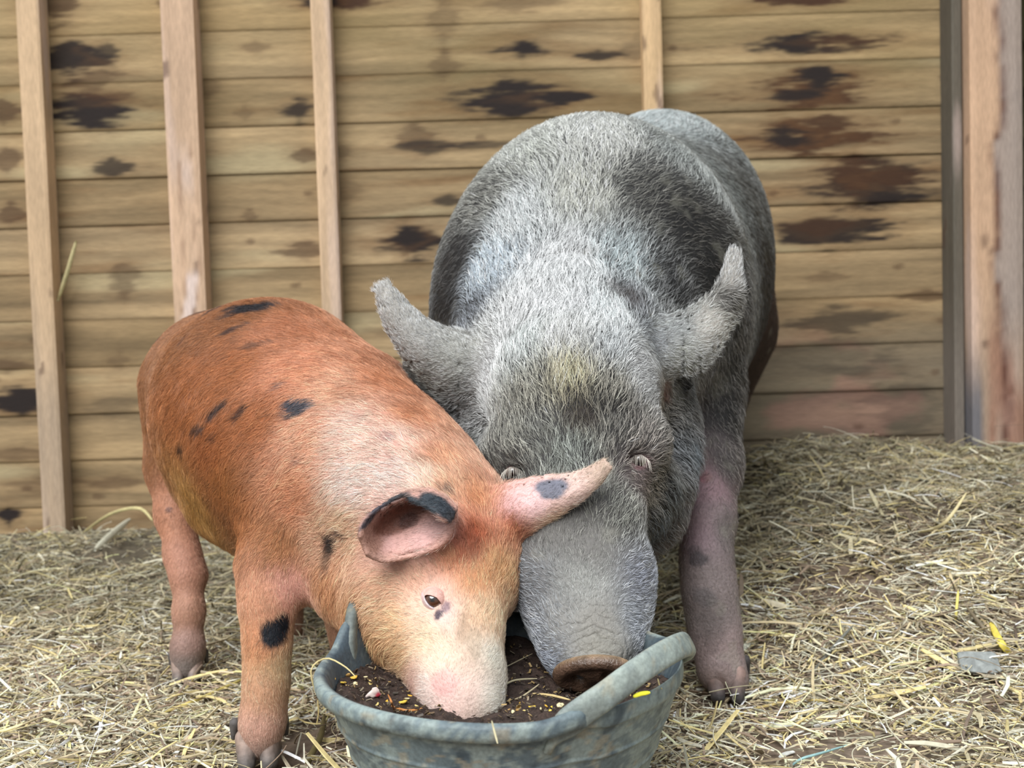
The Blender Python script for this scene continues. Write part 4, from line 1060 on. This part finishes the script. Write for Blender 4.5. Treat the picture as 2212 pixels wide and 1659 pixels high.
    A(1380, 1010, (120, 96, 96), (176, 160, 154), 8, .7, .5, .3, .4)
    A(1420, 1050, (104, 94, 84), (178, 168, 154), 14, 1.1, .9, .5, .4)
    A(1000, 960, (70, 66, 64), (170, 176, 172), 20, 1.0, -.9, .5, .5)
    A(1010, 1020, (48, 46, 48), (140, 142, 142), 17, .8, -.8, .7, .5)
    A(1440, 900, (86, 78, 76), (170, 166, 160), 17, .9, .9, .4, .5)
    A(1490, 820, (60, 54, 52), (140, 138, 134), 16, .8, .7, .8, .5)
    # snout
    A(1250, 1080, (112, 104, 98), (174, 172, 162), 10, 1.1, 0, -1, .35)
    A(1340, 1110, (104, 98, 92), (176, 176, 166), 11, 1.1, .6, -.7, .4)
    A(1200, 1150, (118, 112, 106), (162, 160, 152), 8, 1.1, -.1, -1, .3)
    A(1280, 1180, (126, 120, 114), (170, 168, 160), 7, 1.1, .1, -1, .3)
    A(1260, 1260, (158, 156, 148), (194, 196, 190), 6, 1.0, 0, -1, .3)
    A(1145, 1250, (120, 118, 120), (172, 176, 182), 9, 1.1, -1, -.1, .5)
    A(1385, 1250, (124, 124, 132), (182, 186, 200), 9, 1.1, 1, -.1, .5)
    A(1200, 1340, (150, 146, 138), (186, 190, 194), 6, .9, -.6, -.6, .4)
    A(1290, 1340, (152, 144, 132), (180, 178, 168), 4, .5, 0, -1, .25)
    A(1165, 1350, (128, 132, 140), (198, 202, 210), 9, 1.1, -1, -.1, .5)
    A(1375, 1340, (132, 138, 146), (200, 204, 214), 9, 1.1, 1, -.1, .5)
    A(1290, 1390, (158, 152, 136), (176, 172, 156), 3, .3, 0, -1, .25)
    A(1200, 1430, (142, 144, 150), (180, 188, 204), 8, 1.0, -1, .1, .5)
    # dewlap
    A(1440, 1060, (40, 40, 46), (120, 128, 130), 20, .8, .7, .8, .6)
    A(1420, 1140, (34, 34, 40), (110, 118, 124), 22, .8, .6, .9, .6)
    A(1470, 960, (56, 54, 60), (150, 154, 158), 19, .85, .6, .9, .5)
    # leg
    A(1520, 1040, (150, 104, 112), (176, 150, 148), 9, .7, -.3, 1, .3)
    A(1570, 1000, (104, 92, 90), (160, 152, 146), 12, .8, .2, 1, .35)
    A(1520, 1150, (140, 104, 112), (166, 146, 146), 8, .7, 0, 1, .3)
    A(1565, 1150, (104, 92, 88), (146, 136, 128), 9, .7, 0, 1, .3)
    A(1530, 1260, (128, 108, 106), (156, 142, 134), 7, .7, 0, 1, .3)
    A(1530, 1340, (118, 102, 100), (146, 136, 130), 7, .7, 0, 1, .3)
    A(1560, 1400, (152, 122, 120), (160, 146, 140), 6, .6, 0, 1, .3)
    A(1560, 1480, (124, 98, 90), (140, 126, 116), 6, .6, 0, 1, .3)
    # ears
    for (x, y, sk, hr, ln, de, fx, fy) in ((1050, 800, (124, 122, 120), (196, 200, 202), 15, 1.3, -.9, -.3), (980, 780, (132, 130, 120), (190, 192, 180), 12, 1.4, -.9, -.3), (900, 720, (138, 134, 126), (194, 196, 186), 11, 1.4, -.8, -.6),
                                          (840, 640, (140, 134, 124), (202, 200, 186), 12, 1.4, -.5, -.9), (1000, 900, (96, 96, 92), (190, 198, 190), 20, 1.2, -.8, .5), (910, 815, (92, 92, 88), (160, 162, 154), 12, 1.1, -.8, -.3),
                                          (1420, 740, (92, 92, 94), (156, 160, 164), 13, 1.2, .9, -.2), (1390, 800, (120, 118, 118), (186, 188, 186), 14, 1.2, .9, 0), (1480, 770, (136, 138, 124), (192, 198, 182), 12, 1.3, .9, .1), (1470, 710, (104, 106, 106), (170, 174, 172), 11, 1.2, .9, -.4),
                                          (1540, 700, (158, 148, 136), (200, 192, 176), 11, 1.3, .7, -.7), (1585, 600, (160, 152, 140), (208, 204, 190), 14, 1.4, .1, -1), (1430, 850, (84, 68, 58), (140, 128, 112), 16, .8, .9, .3)):
        A(x, y, tuple(q * (1.3 if x < 1450 else 1.0) for q in sk), tuple(min(q * 1.18, 245) for q in hr), ln * .58, de * 1.3, fx, fy, .28)
    # far flank and rump samples so unseen sides keep sensible hair
    for p, hr in ((at(1100, 640, 2.4) , 150), (at(1300, 500, 3.0), 150), (at(1440, 980, 2.5), 110), (at(1300, 1000, 2.2), 110)):
        A(0, 0, (70, 64, 62), (hr, hr - 4, hr - 8), 15, .7, 0, .8, .3, pt=p)
    S = ct.spot
    S(1503, 985, 14, 40, 5, (120, 128, 134), .7, .3); S(1508, 1208, 22, 16, 0, (60, 58, 62), .7); S(1520, 1290, 30, 22, 20, (84, 82, 84), .5); S(1500, 1190, 18, 12, 0, (84, 76, 78), .5)
    S(1255, 905, 40, 26, 0, (58, 48, 42), .45, .6); S(1512, 1030, 24, 14, 0, (140, 80, 86), .5); S(1440, 845, 26, 22, 0, (88, 44, 30), .7, .3)
    S(1540, 1360, 30, 50, 0, (96, 86, 84), .4)
    S(1560, 1495, 14, 40, -8, (70, 48, 40), .5); S(1350, 640, 60, 20, 12, (64, 50, 44), .5, .5); S(1380, 1000, 26, 14, 0, (140, 100, 104), .7)
    def extra(V, c):
        k = sstep(.62, .75, noise(V, 30, 77, 3))[:, None] * .25
        return c * (1 - k) + lin(150, 148, 134) * k
    hide = material('grey_hide', .6, attr='tint', noise_scale=220, noise_amt=.12, bump=.6, bump_scale=240, crease=(at(1284, 1450, 1.262), 26, .045, .12))
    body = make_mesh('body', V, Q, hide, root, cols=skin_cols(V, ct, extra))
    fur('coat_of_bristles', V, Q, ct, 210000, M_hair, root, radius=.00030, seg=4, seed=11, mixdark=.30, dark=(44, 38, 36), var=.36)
    # snout disc, wet and rimmed
    dn = -(F * .66 + U * .72) + R * -.10; dn /= np.linalg.norm(dn)
    sx = R * .87 + U * .50; sx -= dn * (sx @ dn); sx /= np.linalg.norm(sx); sy = np.cross(dn, sx)
    c0 = at(1284, 1450, 1.262)
    d = Body(.0018); W, Hh = .044, .029
    d.ell(c0, (W, Hh, .012), [sx, sy, dn], .004)
    prev = None
    for j in range(33):
        a = 2 * math.pi * j / 32; p = c0 + sx * math.cos(a) * W * .93 + sy * math.sin(a) * Hh * .93 + dn * .004
        if prev is not None: d.cone(prev, .0062, p, .0062, .006)
        prev = p
    for sg in (-1, 1): d.ell(c0 + sx * sg * .018 + dn * .010, (.008, .0105, .012), [sx, sy, dn], .004, 'sub')
    V2, Q2 = d.mesh(2)
    kk = sstep(-.004, .008, (V2 - c0) @ dn)[:, None]; c2 = lin(150, 124, 96) * (1 - kk) + lin(96, 74, 60) * kk
    c2 = c2 * (.35 + 1.3 * noise(V2, 110, 9, 3))[:, None]
    make_mesh('snout_disc', V2, Q2, M_nose, root, cols=c2)
    for (px, py, e) in ((1108, 1020, 1), (1380, 994, -1)):
        p = ct.hit(px, py)[0]
        eye = eyeball(root, p + F * .004, .010, -F * 1 - U * .5, (40, 28, 24), (70, 50, 46))
        base = [at(px - 24 + 8 * i, py - 12 + (3 - i) ** 2 * 1.6, float((p - CAM) @ F) - .004) for i in range(7)]
        lashes('eyelashes', eye, base, 26, .013, (224, 216, 204), (-U * .9 - F * .5 - R * .35, -U * .9 - F * .5 + R * .25), 5, .00028)
    hoof_mesh('hoof', root, foot_r + [.004, -.014, 0], (-.1, -1), .050, (70, 66, 66), (146, 122, 114))
    hoof_mesh('hoof', root, fl, (-.2, -1), .046, (70, 74, 76), (120, 96, 88))
    for x, y in ((.44, 2.72), (.20, 2.78)):
        hoof_mesh('hoof', root, np.array([x, y, float(ground_z(x, y))]), (-.3, -1), .046, (70, 74, 76), (110, 92, 86))
build_sow()

# ------------------------------------------------------------------ orange pig
def build_weaner():
    root = empty('orange_pig', (-0.42, 1.65, 0.0), 'young orange pig with black patches feeding at the left side of the tub', 'pig')
    b = Body(0.0038)
    f1 = at(562, 1668, 1.448); f1[2] = 0.008
    f2 = at(405, 1480, 1.80); f2[2] = 0.008
    b.chain([(485, 842, 1.93, 164), (462, 960, 1.95, 132)], .03)
    b.chain([(485, 842, 1.93, 160), (530, 855, 1.85, 188)], .035)
    b.chain([(530, 855, 1.86, 188), (582, 892, 1.77, 234)], .020)
    b.chain([(577, 895, 1.765, 234), (645, 962, 1.67, 230), (722, 1002, 1.59, 218)], .05)
    b.chain([(722, 1000, 1.59, 222), (810, 1040, 1.52, 190), (880, 1090, 1.46, 172)], .05)
    b.chain([(785, 890, 1.66, 112), (700, 860, 1.74, 112)], .05)         # far shoulder crest
    b.chain([(880, 1090, 1.46, 165), (955, 1150, 1.41, 150)], .05)
    # head
    b.chain([(955, 1150, 1.41, 150), (1000, 1220, 1.375, 122), (1010, 1270, 1.355, 92)], .035)
    b.chain([(930, 1180, 1.40, 130), (885, 1290, 1.365, 128), (890, 1350, 1.345, 105)], .035)
    b.chain([(1010, 1260, 1.345, 86), (1010, 1360, 1.285, 66), (1028, 1450, 1.240, 50), (1036, 1515, 1.208, 42)], .028)
    b.chain([(930, 1330, 1.335, 110), (960, 1420, 1.285, 88), (985, 1490, 1.235, 74), (1000, 1532, 1.215, 62)], .03)
    b.chain([(800, 1260, 1.43, 95), (845, 1360, 1.40, 72), (880, 1420, 1.36, 48)], .035)     # jowl
    b.chain([(865, 1400, 1.345, 38), (900, 1480, 1.31, 42), (930, 1525, 1.275, 36)], .007)     # lower jaw
    b.chain([(700, 1180, 1.52, 125), (760, 1260, 1.47, 88)], .05)                           # throat
    # near front leg
    b.chain([(640, 1120, 1.52, 120), (588, 1225, 1.48, 64), (577, 1310, 1.46, 46), (577, 1400, 1.45, 38), (575, 1480, 1.448, 36), (567, 1560, 1.448, 36), (563, 1605, 1.446, 33)], .035)
    # far front leg, stepped under the chest
    b.cone(at(690, 1150, 1.66), .062, np.array([-.270, 1.66, .20]), .036, .03); b.cone(np.array([-.270, 1.66, .20]), .034, np.array([-.245, 1.64, .03]), .025, .02)
    # hind legs: visible one hangs behind the belly
    b.chain([(420, 850, 1.95, 115), (386, 1010, 1.94, 66), (382, 1110, 1.90, 42), (394, 1200, 1.86, 34), (406, 1245, 1.84, 32), (408, 1320, 1.82, 29), (406, 1400, 1.81, 31), (404, 1440, 1.805, 31)], .022)
    b.cone(at(500, 980, 2.0), .085, np.array([-.43, 2.05, .22]), .045, .03); b.cone(np.array([-.43, 2.05, .22]), .036, np.array([-.42, 2.0, .03]), .025, .02)
    b.chain([(424, 1240, 1.845, 16), (405, 1215, 1.85, 22)], .02)
    b.chain([(440, 1040, 1.76, 60), (490, 1085, 1.70, 66), (560, 1110, 1.64, 88)], .04)   # belly
    # eye socket and lids
    ec = (940, 1300)
    b.cone(at(930, 1292, 1.250), .0075, at(952, 1304, 1.248), .0065, .008, 'sub')
    # mouth crease
    b.chain([(858, 1446, 1.30, 5), (882, 1452, 1.272, 5), (905, 1470, 1.25, 4)], .006, 'sub')
    wv = -F * 1.0
    def ear(rows, th, tip=.6):
        rr = [(at(*a), at(*c), bu, np.array(w, float)) for a, c, bu, w in rows]
        P = ear_points(rr, 30, 17); nv, nu = P.shape[:2]; tt = np.tile(np.linspace(1, tip, nu), (nv, 1)) * th
        b.sheet(P.reshape(-1, 3), tt.ravel(), .006); return P
    # far ear: pink back with a dark patch
    ear([((1060, 1060, 1.375), (1120, 1165, 1.36), .018, wv), ((1100, 1046, 1.365), (1150, 1148, 1.35), .02, wv), ((1160, 1032, 1.355), (1195, 1120, 1.34), .018, wv),
         ((1225, 1024, 1.345), (1252, 1084, 1.33), .014, wv), ((1275, 1008, 1.335), (1296, 1048, 1.325), .008, wv), ((1305, 988, 1.33), (1322, 1010, 1.32), .003, wv)], .0050, .5)
    # near ear: cupped dish opening towards the viewer, dark rim along the top
    ww = F * 1.0
    ear([((778, 1158, 1.265), (792, 1196, 1.262), .004, ww), ((784, 1128, 1.275), (826, 1212, 1.268), .022, ww), ((818, 1098, 1.285), (862, 1206, 1.272), .040, ww), ((868, 1070, 1.288), (905, 1196, 1.275), .052, ww),
         ((918, 1062, 1.284), (945, 1180, 1.280), .050, ww), ((958, 1078, 1.276), (968, 1158, 1.285), .034, ww), ((980, 1100, 1.272), (978, 1134, 1.285), .012, ww)], .0042, 1.0)
    # folded upper lip of that ear
    ear([((880, 1066, 1.286), (888, 1080, 1.276), .0, ww), ((920, 1060, 1.280), (926, 1096, 1.262), .0, ww), ((955, 1074, 1.270), (952, 1118, 1.254), .0, ww), ((984, 1098, 1.266), (972, 1126, 1.256), .0, ww)], .0040, 1.0)
    b.chain([(900, 1175, 1.335, 55), (950, 1165, 1.33, 48)], .03)
    b.chain([(872, 1135, 1.318, 10), (886, 1150, 1.312, 8)], .006)
    V, Q = b.mesh(2)
    def soft(c, k=.05, ds=.10):
        m = sum(c) / 3; c = [x + (m - x) * ds for x in c]; return tuple(x + (255 - x) * k for x in c)
    ct = Coat(V, Q, lambda a, h, n, x: (tuple(v * w for v, w in zip(soft(a, .02), (.89, .90, .83) if x < 620 and n > 10.5 else (1, 1, 1))), tuple(min(v * w, 250) for v, w in zip(soft(h), (.89, .91, .83) if x < 620 and n > 10.5 else (1.02, 1.02, 1.02))))); A = ct.add
    O = (176, 104, 62); OH = (206, 126, 74)
    A(500, 680, (150, 88, 48), (176, 100, 52), 13, 1, -.8, .3, .2)
    A(400, 720, (152, 92, 56), (180, 108, 64), 13, 1, -.6, .7, .2)
    A(330, 780, (170, 112, 84), (190, 124, 88), 11, .8, -.3, .9, .2)
    A(320, 950, (164, 104, 70), (184, 116, 76), 11, .8, 0, 1, .2)
    A(410, 860, (168, 94, 50), (196, 110, 60), 14, 1, -.6, .75, .2)
    A(500, 800, (178, 98, 54), (204, 116, 66), 14, 1, -.85, .45, .2)
    A(620, 720, (166, 98, 62), (196, 124, 82), 14, 1, -.95, .1, .2)
    A(640, 800, (190, 116, 78), (222, 148, 108), 14, 1, -.95, .25, .2)
    A(560, 900, (180, 96, 52), (206, 118, 70), 14, 1, -.9, .45, .2)
    A(460, 960, (170, 92, 48), (196, 108, 60), 14, 1, -.75, .65, .2)
    A(480, 1050, (172, 96, 50), (204, 122, 68), 13, 1, -.6, .8, .2)
    A(420, 1090, (186, 118, 62), (214, 150, 84), 14, 1, -.3, .9, .3)
    A(520, 1130, (176, 100, 56), (206, 124, 76), 13, 1, -.6, .8, .3)
    A(650, 950, (200, 128, 92), (236, 174, 138), 14, 1, -.95, .25, .2)
    A(740, 830, (196, 128, 96), (228, 168, 132), 14, 1, -.95, -.1, .2)
    A(830, 820, (168, 98, 60), (198, 124, 80), 13, 1, -.8, -.4, .25)
    A(900, 900, (176, 104, 66), (208, 136, 92), 13, 1, -.7, -.6, .25)
    A(760, 930, (224, 168, 152), (244, 204, 184), 15, 1, -.95, .05, .2)  # pale shoulder and neck: cream hair with a highlight lightened into the colour
    A(860, 950, (222, 164, 150), (242, 200, 180), 15, 1, -.85, -.35, .2)
    A(640, 1070, (190, 112, 72), (220, 148, 106), 14, 1, -.9, .4, .2)
    A(760, 1050, (230, 182, 168), (250, 218, 204), 15, 1, -.95, .15, .2)  # same shoulder highlight brightened into the cream
    A(860, 1030, (232, 186, 174), (250, 216, 204), 15, 1, -.85, -.3, .2)
    A(600, 1180, (182, 108, 68), (212, 138, 92), 12, 1, -.5, .8, .2)
    A(690, 1180, (206, 150, 122), (230, 180, 146), 12, 1, -.8, .4, .25)
    A(740, 1130, (212, 156, 122), (236, 190, 152), 13, 1, -.8, .3, .3)
    A(950, 990, (186, 114, 74), (218, 148, 104), 13, 1, -.5, -.8, .3)
    A(960, 1050, (196, 136, 98), (226, 170, 128), 14, 1, -.4, -.9, .3)
    A(1040, 1080, (196, 116, 70), (220, 146, 94), 13, 1, -.1, -1, .3)
    A(920, 1030, (222, 184, 166), (240, 214, 192), 13, 1, -.4, -.9, .25)
    # head
    A(1030, 1150, (178, 84, 44), (206, 108, 60), 13, 1, 0, -1, .3)
    A(1100, 1140, (186, 96, 52), (212, 124, 74), 13, 1, .1, -1, .35)
    A(970, 1210, (202, 118, 70), (224, 146, 94), 11, 1, -.1, -1, .3)
    A(1080, 1230, (206, 140, 84), (230, 178, 122), 12, 1, .2, -1, .45)
    A(1020, 1260, (200, 130, 78), (226, 164, 108), 10, 1, 0, -1, .3)
    A(900, 1250, (222, 160, 128), (240, 190, 154), 9, 1, -.4, -.8, .3)
    A(940, 1280, (226, 178, 164), (236, 200, 184), 4, .5, -.2, -1, .25)
    A(900, 1310, (232, 190, 166), (246, 216, 190), 7, .9, -.8, -.5, .3)
    A(965, 1330, (226, 196, 190), (238, 214, 204), 4, .5, 0, -1, .25)
    A(920, 1370, (228, 196, 158), (244, 220, 184), 8, 1, -.9, -.3, .3)
    A(1010, 1330, (206, 164, 126), (226, 186, 148), 7, .9, 0, -1, .3)
    A(1060, 1320, (216, 176, 136), (232, 198, 158), 9, 1, .6, -.7, .4)
    A(850, 1340, (222, 168, 118), (240, 198, 146), 10, 1, -.8, -.2, .35)
    A(830, 1270, (222, 160, 124), (238, 192, 152), 12, 1, -.7, .1, .35)
    A(860, 1410, (206, 150, 100), (228, 182, 128), 11, 1, -.8, .4, .4)
    A(950, 1430, (226, 200, 172), (240, 222, 196), 7, .9, -.5, -.7, .3)
    A(1010, 1420, (204, 172, 150), (220, 194, 170), 4, .5, 0, -1, .3)
    A(1065, 1420, (196, 190, 174), (212, 208, 192), 7, 1, .8, -.4, .4)
    A(960, 1490, (222, 178, 170), (232, 196, 184), 4, .4, -.3, -.6, .3)
    A(920, 1490, (216, 194, 184), (226, 210, 204), 7, .9, -.9, .1, .5)
    A(1010, 1490, (206, 170, 156), (220, 190, 172), 3, .3, 0, -1, .3)
    A(1065, 1500, (204, 198, 184), (214, 212, 198), 6, .9, .8, 0, .5)
    A(890, 1480, (206, 158, 142), (216, 174, 156), 6, .6, -.8, .3, .4)
    A(700, 1260, (186, 116, 72), (206, 142, 94), 14, 1, -.2, 1, .45)
    A(760, 1340, (196, 130, 80), (216, 156, 106), 16, 1, -.3, .9, .5)
    A(810, 1400, (190, 132, 84), (214, 160, 108), 14, 1, -.4, .8, .5)
    # front leg
    A(570, 1290, (198, 134, 98), (224, 164, 124), 9, 1, -.1, 1, .2)
    A(620, 1270, (216, 150, 136), (228, 170, 146), 8, .8, .3, .9, .2)
    A(570, 1400, (192, 122, 80), (216, 152, 106), 8, 1, 0, 1, .2)
    A(605, 1440, (206, 166, 122), (226, 196, 152), 8, 1, 0, 1, .2)
    A(570, 1500, (204, 148, 112), (222, 174, 138), 8, 1, 0, 1, .2)
    A(560, 1580, (200, 148, 128), (214, 170, 148), 7, .8, 0, 1, .25)
    A(565, 1630, (150, 122, 110), (168, 146, 132), 6, .7, 0, 1, .25)
    # hind leg
    A(380, 1110, (176, 118, 88), (196, 136, 102), 8, .9, 0, 1, .2)
    A(395, 1220, (178, 122, 98), (200, 146, 116), 7, .9, 0, 1, .2)
    A(405, 1320, (172, 122, 98), (196, 148, 118), 7, .9, 0, 1, .2)
    A(405, 1390, (156, 120, 108), (172, 138, 122), 6, .8, 0, 1, .2)
    A(405, 1440, (112, 102, 96), (136, 124, 114), 6, .7, 0, 1, .2)
    # ears
    A(1110, 1090, (226, 178, 178), (228, 190, 180), 5, .35, .9, -.4, .3)
    A(1160, 1090, (232, 190, 192), (232, 200, 190), 4, .3, .9, -.4, .3)
    A(1230, 1060, (220, 184, 174), (226, 200, 182), 6, .45, .9, -.5, .3)
    A(1300, 1010, (186, 158, 140), (212, 190, 166), 7, .6, .7, -.7, .3)
    A(1200, 1125, (206, 164, 126), (222, 186, 146), 9, .8, .9, -.4, .3)
    A(800, 1180, (150, 110, 94), (160, 118, 100), 5, .25, -.6, .2, .3)
    A(830, 1140, (126, 84, 68), (136, 92, 74), 5, .25, -.6, .2, .3)
    A(880, 1130, (112, 66, 50), (120, 76, 58), 5, .2, -.6, .2, .3)
    A(840, 1175, (216, 164, 158), (224, 180, 170), 4, .2, -.6, .2, .3)
    A(910, 1165, (220, 170, 166), (232, 196, 190), 6, .35, -.6, .4, .3)
    A(945, 1140, (190, 150, 146), (214, 190, 190), 7, .4, -.6, .4, .3)
    # unseen flank
    for p in (at(800, 1100, 1.85), at(500, 900, 2.25), at(600, 1000, 2.1)):
        A(0, 0, (170, 98, 56), (198, 116, 68), 14, .8, -.7, .5, .2, pt=p)
    S = ct.spot; BK = (38, 34, 38)
    S(545, 664, 56, 13, -6, BK, 1.0, .45); S(470, 653, 34, 6, -10, BK, .8, .5); S(500, 680, 30, 5, -22, BK, .75, .5); S(505, 712, 36, 6, -24, (58, 44, 46), .8, .5)
    S(430, 640, 26, 6, -16, BK, .6, .5); S(460, 672, 24, 6, -24, BK, .5, .5)
    S(650, 876, 38, 15, -14, (66, 72, 84), .95, .4); S(632, 866, 16, 6, 0, (66, 72, 84), .9, .4); S(638, 894, 22, 7, -20, (58, 62, 72), .9, .4)
    S(605, 832, 16, 6, -24, (86, 78, 82), .6, .5); S(468, 885, 40, 8, -38, (60, 42, 36), .95, .5); S(432, 922, 32, 12, -32, (66, 46, 38), .85, .6); S(522, 890, 26, 8, -44, (70, 48, 40), .85, .5); S(460, 945, 30, 10, -30, (84, 58, 46), .5, .6); S(560, 745, 40, 6, -12, (84, 58, 48), .6, .6)
    S(390, 968, 11, 15, -20, (50, 34, 26), .85, .4); S(350, 712, 22, 6, -55, BK, .85, .4); S(400, 730, 14, 5, -60, (90, 56, 44), .5)
    S(645, 998, 14, 6, -20, (120, 92, 88), .5); S(843, 945, 16, 12, 0, (150, 118, 122), .5); S(870, 800, 10, 30, -10, (120, 76, 60), .4); S(785, 900, 12, 6, 0, (150, 120, 112), .5)
    S(715, 1175, 16, 26, 12, (36, 34, 38), .95, .4); S(735, 1155, 26, 5, 8, (44, 40, 42), .8, .4); S(708, 1210, 12, 30, 15, (86, 72, 62), .6, .5)
    S(772, 1338, 12, 22, -28, (34, 26, 26), .95, .35); S(592, 1368, 34, 34, -10, (22, 26, 34), 1.0, .2); S(608, 1350, 20, 26, 0, (22, 26, 34), 1.0, .2)
    S(968, 1060, 14, 12, 30, (70, 74, 80), .6, .5); S(365, 1100, 8, 6, 0, (70, 60, 70), .6); S(430, 1158, 14, 6, 20, (60, 56, 60), .6)
    S(1190, 1052, 42, 17, -4, (112, 112, 124), 1.0, .15); S(1192, 1068, 28, 12, -6, (112, 112, 124), 1.0, .15)
    S(948, 1328, 14, 8, -60, (70, 56, 70), .95, .3); S(964, 1312, 11, 16, -10, (136, 112, 120), .85, .3)
    S(905, 1090, 60, 12, 22, (50, 56, 62), 1.0, .15); S(940, 1085, 42, 18, 24, (46, 54, 62), 1.0, .12); S(965, 1105, 24, 18, 20, (44, 50, 58), 1.0, .12); S(976, 1120, 14, 20, 0, (50, 50, 54), .95, .12)
    S(800, 1165, 30, 46, 20, (150, 110, 94), .75, .2); S(830, 1088, 46, 8, -30, (58, 58, 68), .95, .15); S(795, 1125, 34, 7, -50, (60, 58, 66), .95, .15); S(860, 1074, 34, 8, -20, (60, 60, 64), .9, .15)
    S(862, 1118, 74, 28, -26, (96, 56, 42), .85, .15); S(884, 1124, 24, 16, -20, (60, 30, 22), .9, .2)
    S(1000, 1360, 14, 40, 5, (150, 128, 104), .45); S(1025, 1390, 16, 44, -8, (156, 140, 118), .4); S(960, 1475, 34, 30, 0, (222, 166, 160), .6); S(1010, 1170, 40, 44, 0, (150, 62, 36), .5, .4)
    body = make_mesh('body', V, Q, M_hide, root, cols=skin_cols(V, ct))
    fur('coat_of_hair', V, Q, ct, 250000, M_hair, root, radius=.00022, seg=4, seed=31, var=.26, mixdark=.03, dark=(120, 60, 40), curl=.08)
    # eye
    p = ct.hit(*ec)[0]; look = -F * 1.0 - R * .10 + U * .30
    eye = eyeball(root, at(938, 1296, float((p - CAM) @ F) + .0062), .0132, look, (84, 50, 32), (206, 196, 190))
    ec0 = at(938, 1296, float((p - CAM) @ F) + .0062); r0 = .0132
    e1 = R * math.cos(.62) - U * math.sin(.62); e2 = R * math.sin(.62) + U * math.cos(.62); LV = []; nl = 40; rows_l = 9
    for i in range(rows_l):
        t = i / (rows_l - 1)
        for j in range(nl):
            a = 2 * math.pi * j / nl; ca, sa = math.cos(a), math.sin(a)
            ix, iy = .86 * ca, (.50 if sa > 0 else .36) * sa * (1 - .25 * abs(ca)); iy += -.06
            ox, oy = 1.28 * ca, 1.06 * sa
            x, y = ix * (1 - t) + ox * t, iy * (1 - t) + oy * t
            h = math.sqrt(max(0, 1.12 ** 2 - min(x * x + y * y, 1.2))) if i else math.sqrt(max(0, 1.02 ** 2 - x * x - y * y))
            h += .10 * math.exp(-((t - .18) / .14) ** 2) - .5 * t ** 3
            LV.append(ec0 + e1 * x * r0 + e2 * y * r0 - F * h * r0)
    LV = np.array(LV); I = np.arange(len(LV)).reshape(rows_l, nl); J = np.roll(I, -1, 1)
    LQ = np.stack([I[:-1].ravel(), J[:-1].ravel(), J[1:].ravel(), I[1:].ravel()], 1)
    tt = np.repeat(np.arange(rows_l) / (rows_l - 1), nl)[:, None]; upm = np.tile(np.sin(2 * math.pi * np.arange(nl) / nl) > 0, rows_l)[:, None]
    lc = np.where(upm, lin(224, 178, 166), lin(222, 196, 194)); lc = np.where(tt < .12, np.where(upm, lin(120, 78, 66), lin(178, 176, 184)), lc)
    make_mesh('eyelid', LV, LQ, M_hide, eye, cols=lc)
    # snout disc, nearly hidden in the mash
    dn = -(F * .35 + U * .93); dn /= np.linalg.norm(dn); sx = R - dn * (R @ dn); sx /= np.linalg.norm(sx); sy = np.cross(dn, sx)
    c0 = at(1022, 1528, 1.207); d = Body(.0014); d.ell(c0, (.026, .020, .008), [sx, sy, dn], .003)
    prev = None
    for j in range(25):
        a = 2 * math.pi * j / 24; q = c0 + sx * math.cos(a) * .0235 + sy * math.sin(a) * .0175 + dn * .003
        if prev is not None: d.cone(prev, .0040, q, .0040, .004)
        prev = q
    for sg in (-1, 1): d.ell(c0 + sx * sg * .010 + dn * .007 - sy * .002, (.0042, .006, .007), [sx, sy, dn], .002, 'sub')
    d.ell(at(1046, 1522, 1.172), (.0035, .004, .006), [R, U, F], .002, 'sub')
    V2, Q2 = d.mesh(2)
    make_mesh('snout_disc', V2, Q2, M_nose, root, cols=lin(196, 152, 144) * (.65 + .6 * noise(V2, 130, 9, 3))[:, None])
    for ft, sz, fw in ((f1 + [0, -.004, 0], .050, (.15, -1)), (np.array([-.245, 1.635, 0]), .034, (.2, -1)), (f2 + [0, 0, 0], .042, (.15, -1)), (np.array([-.42, 1.995, 0]), .034, (.2, -1))):
        hoof_mesh('hoof', root, ft, fw, sz, (92, 88, 86), (158, 136, 124))
build_weaner()
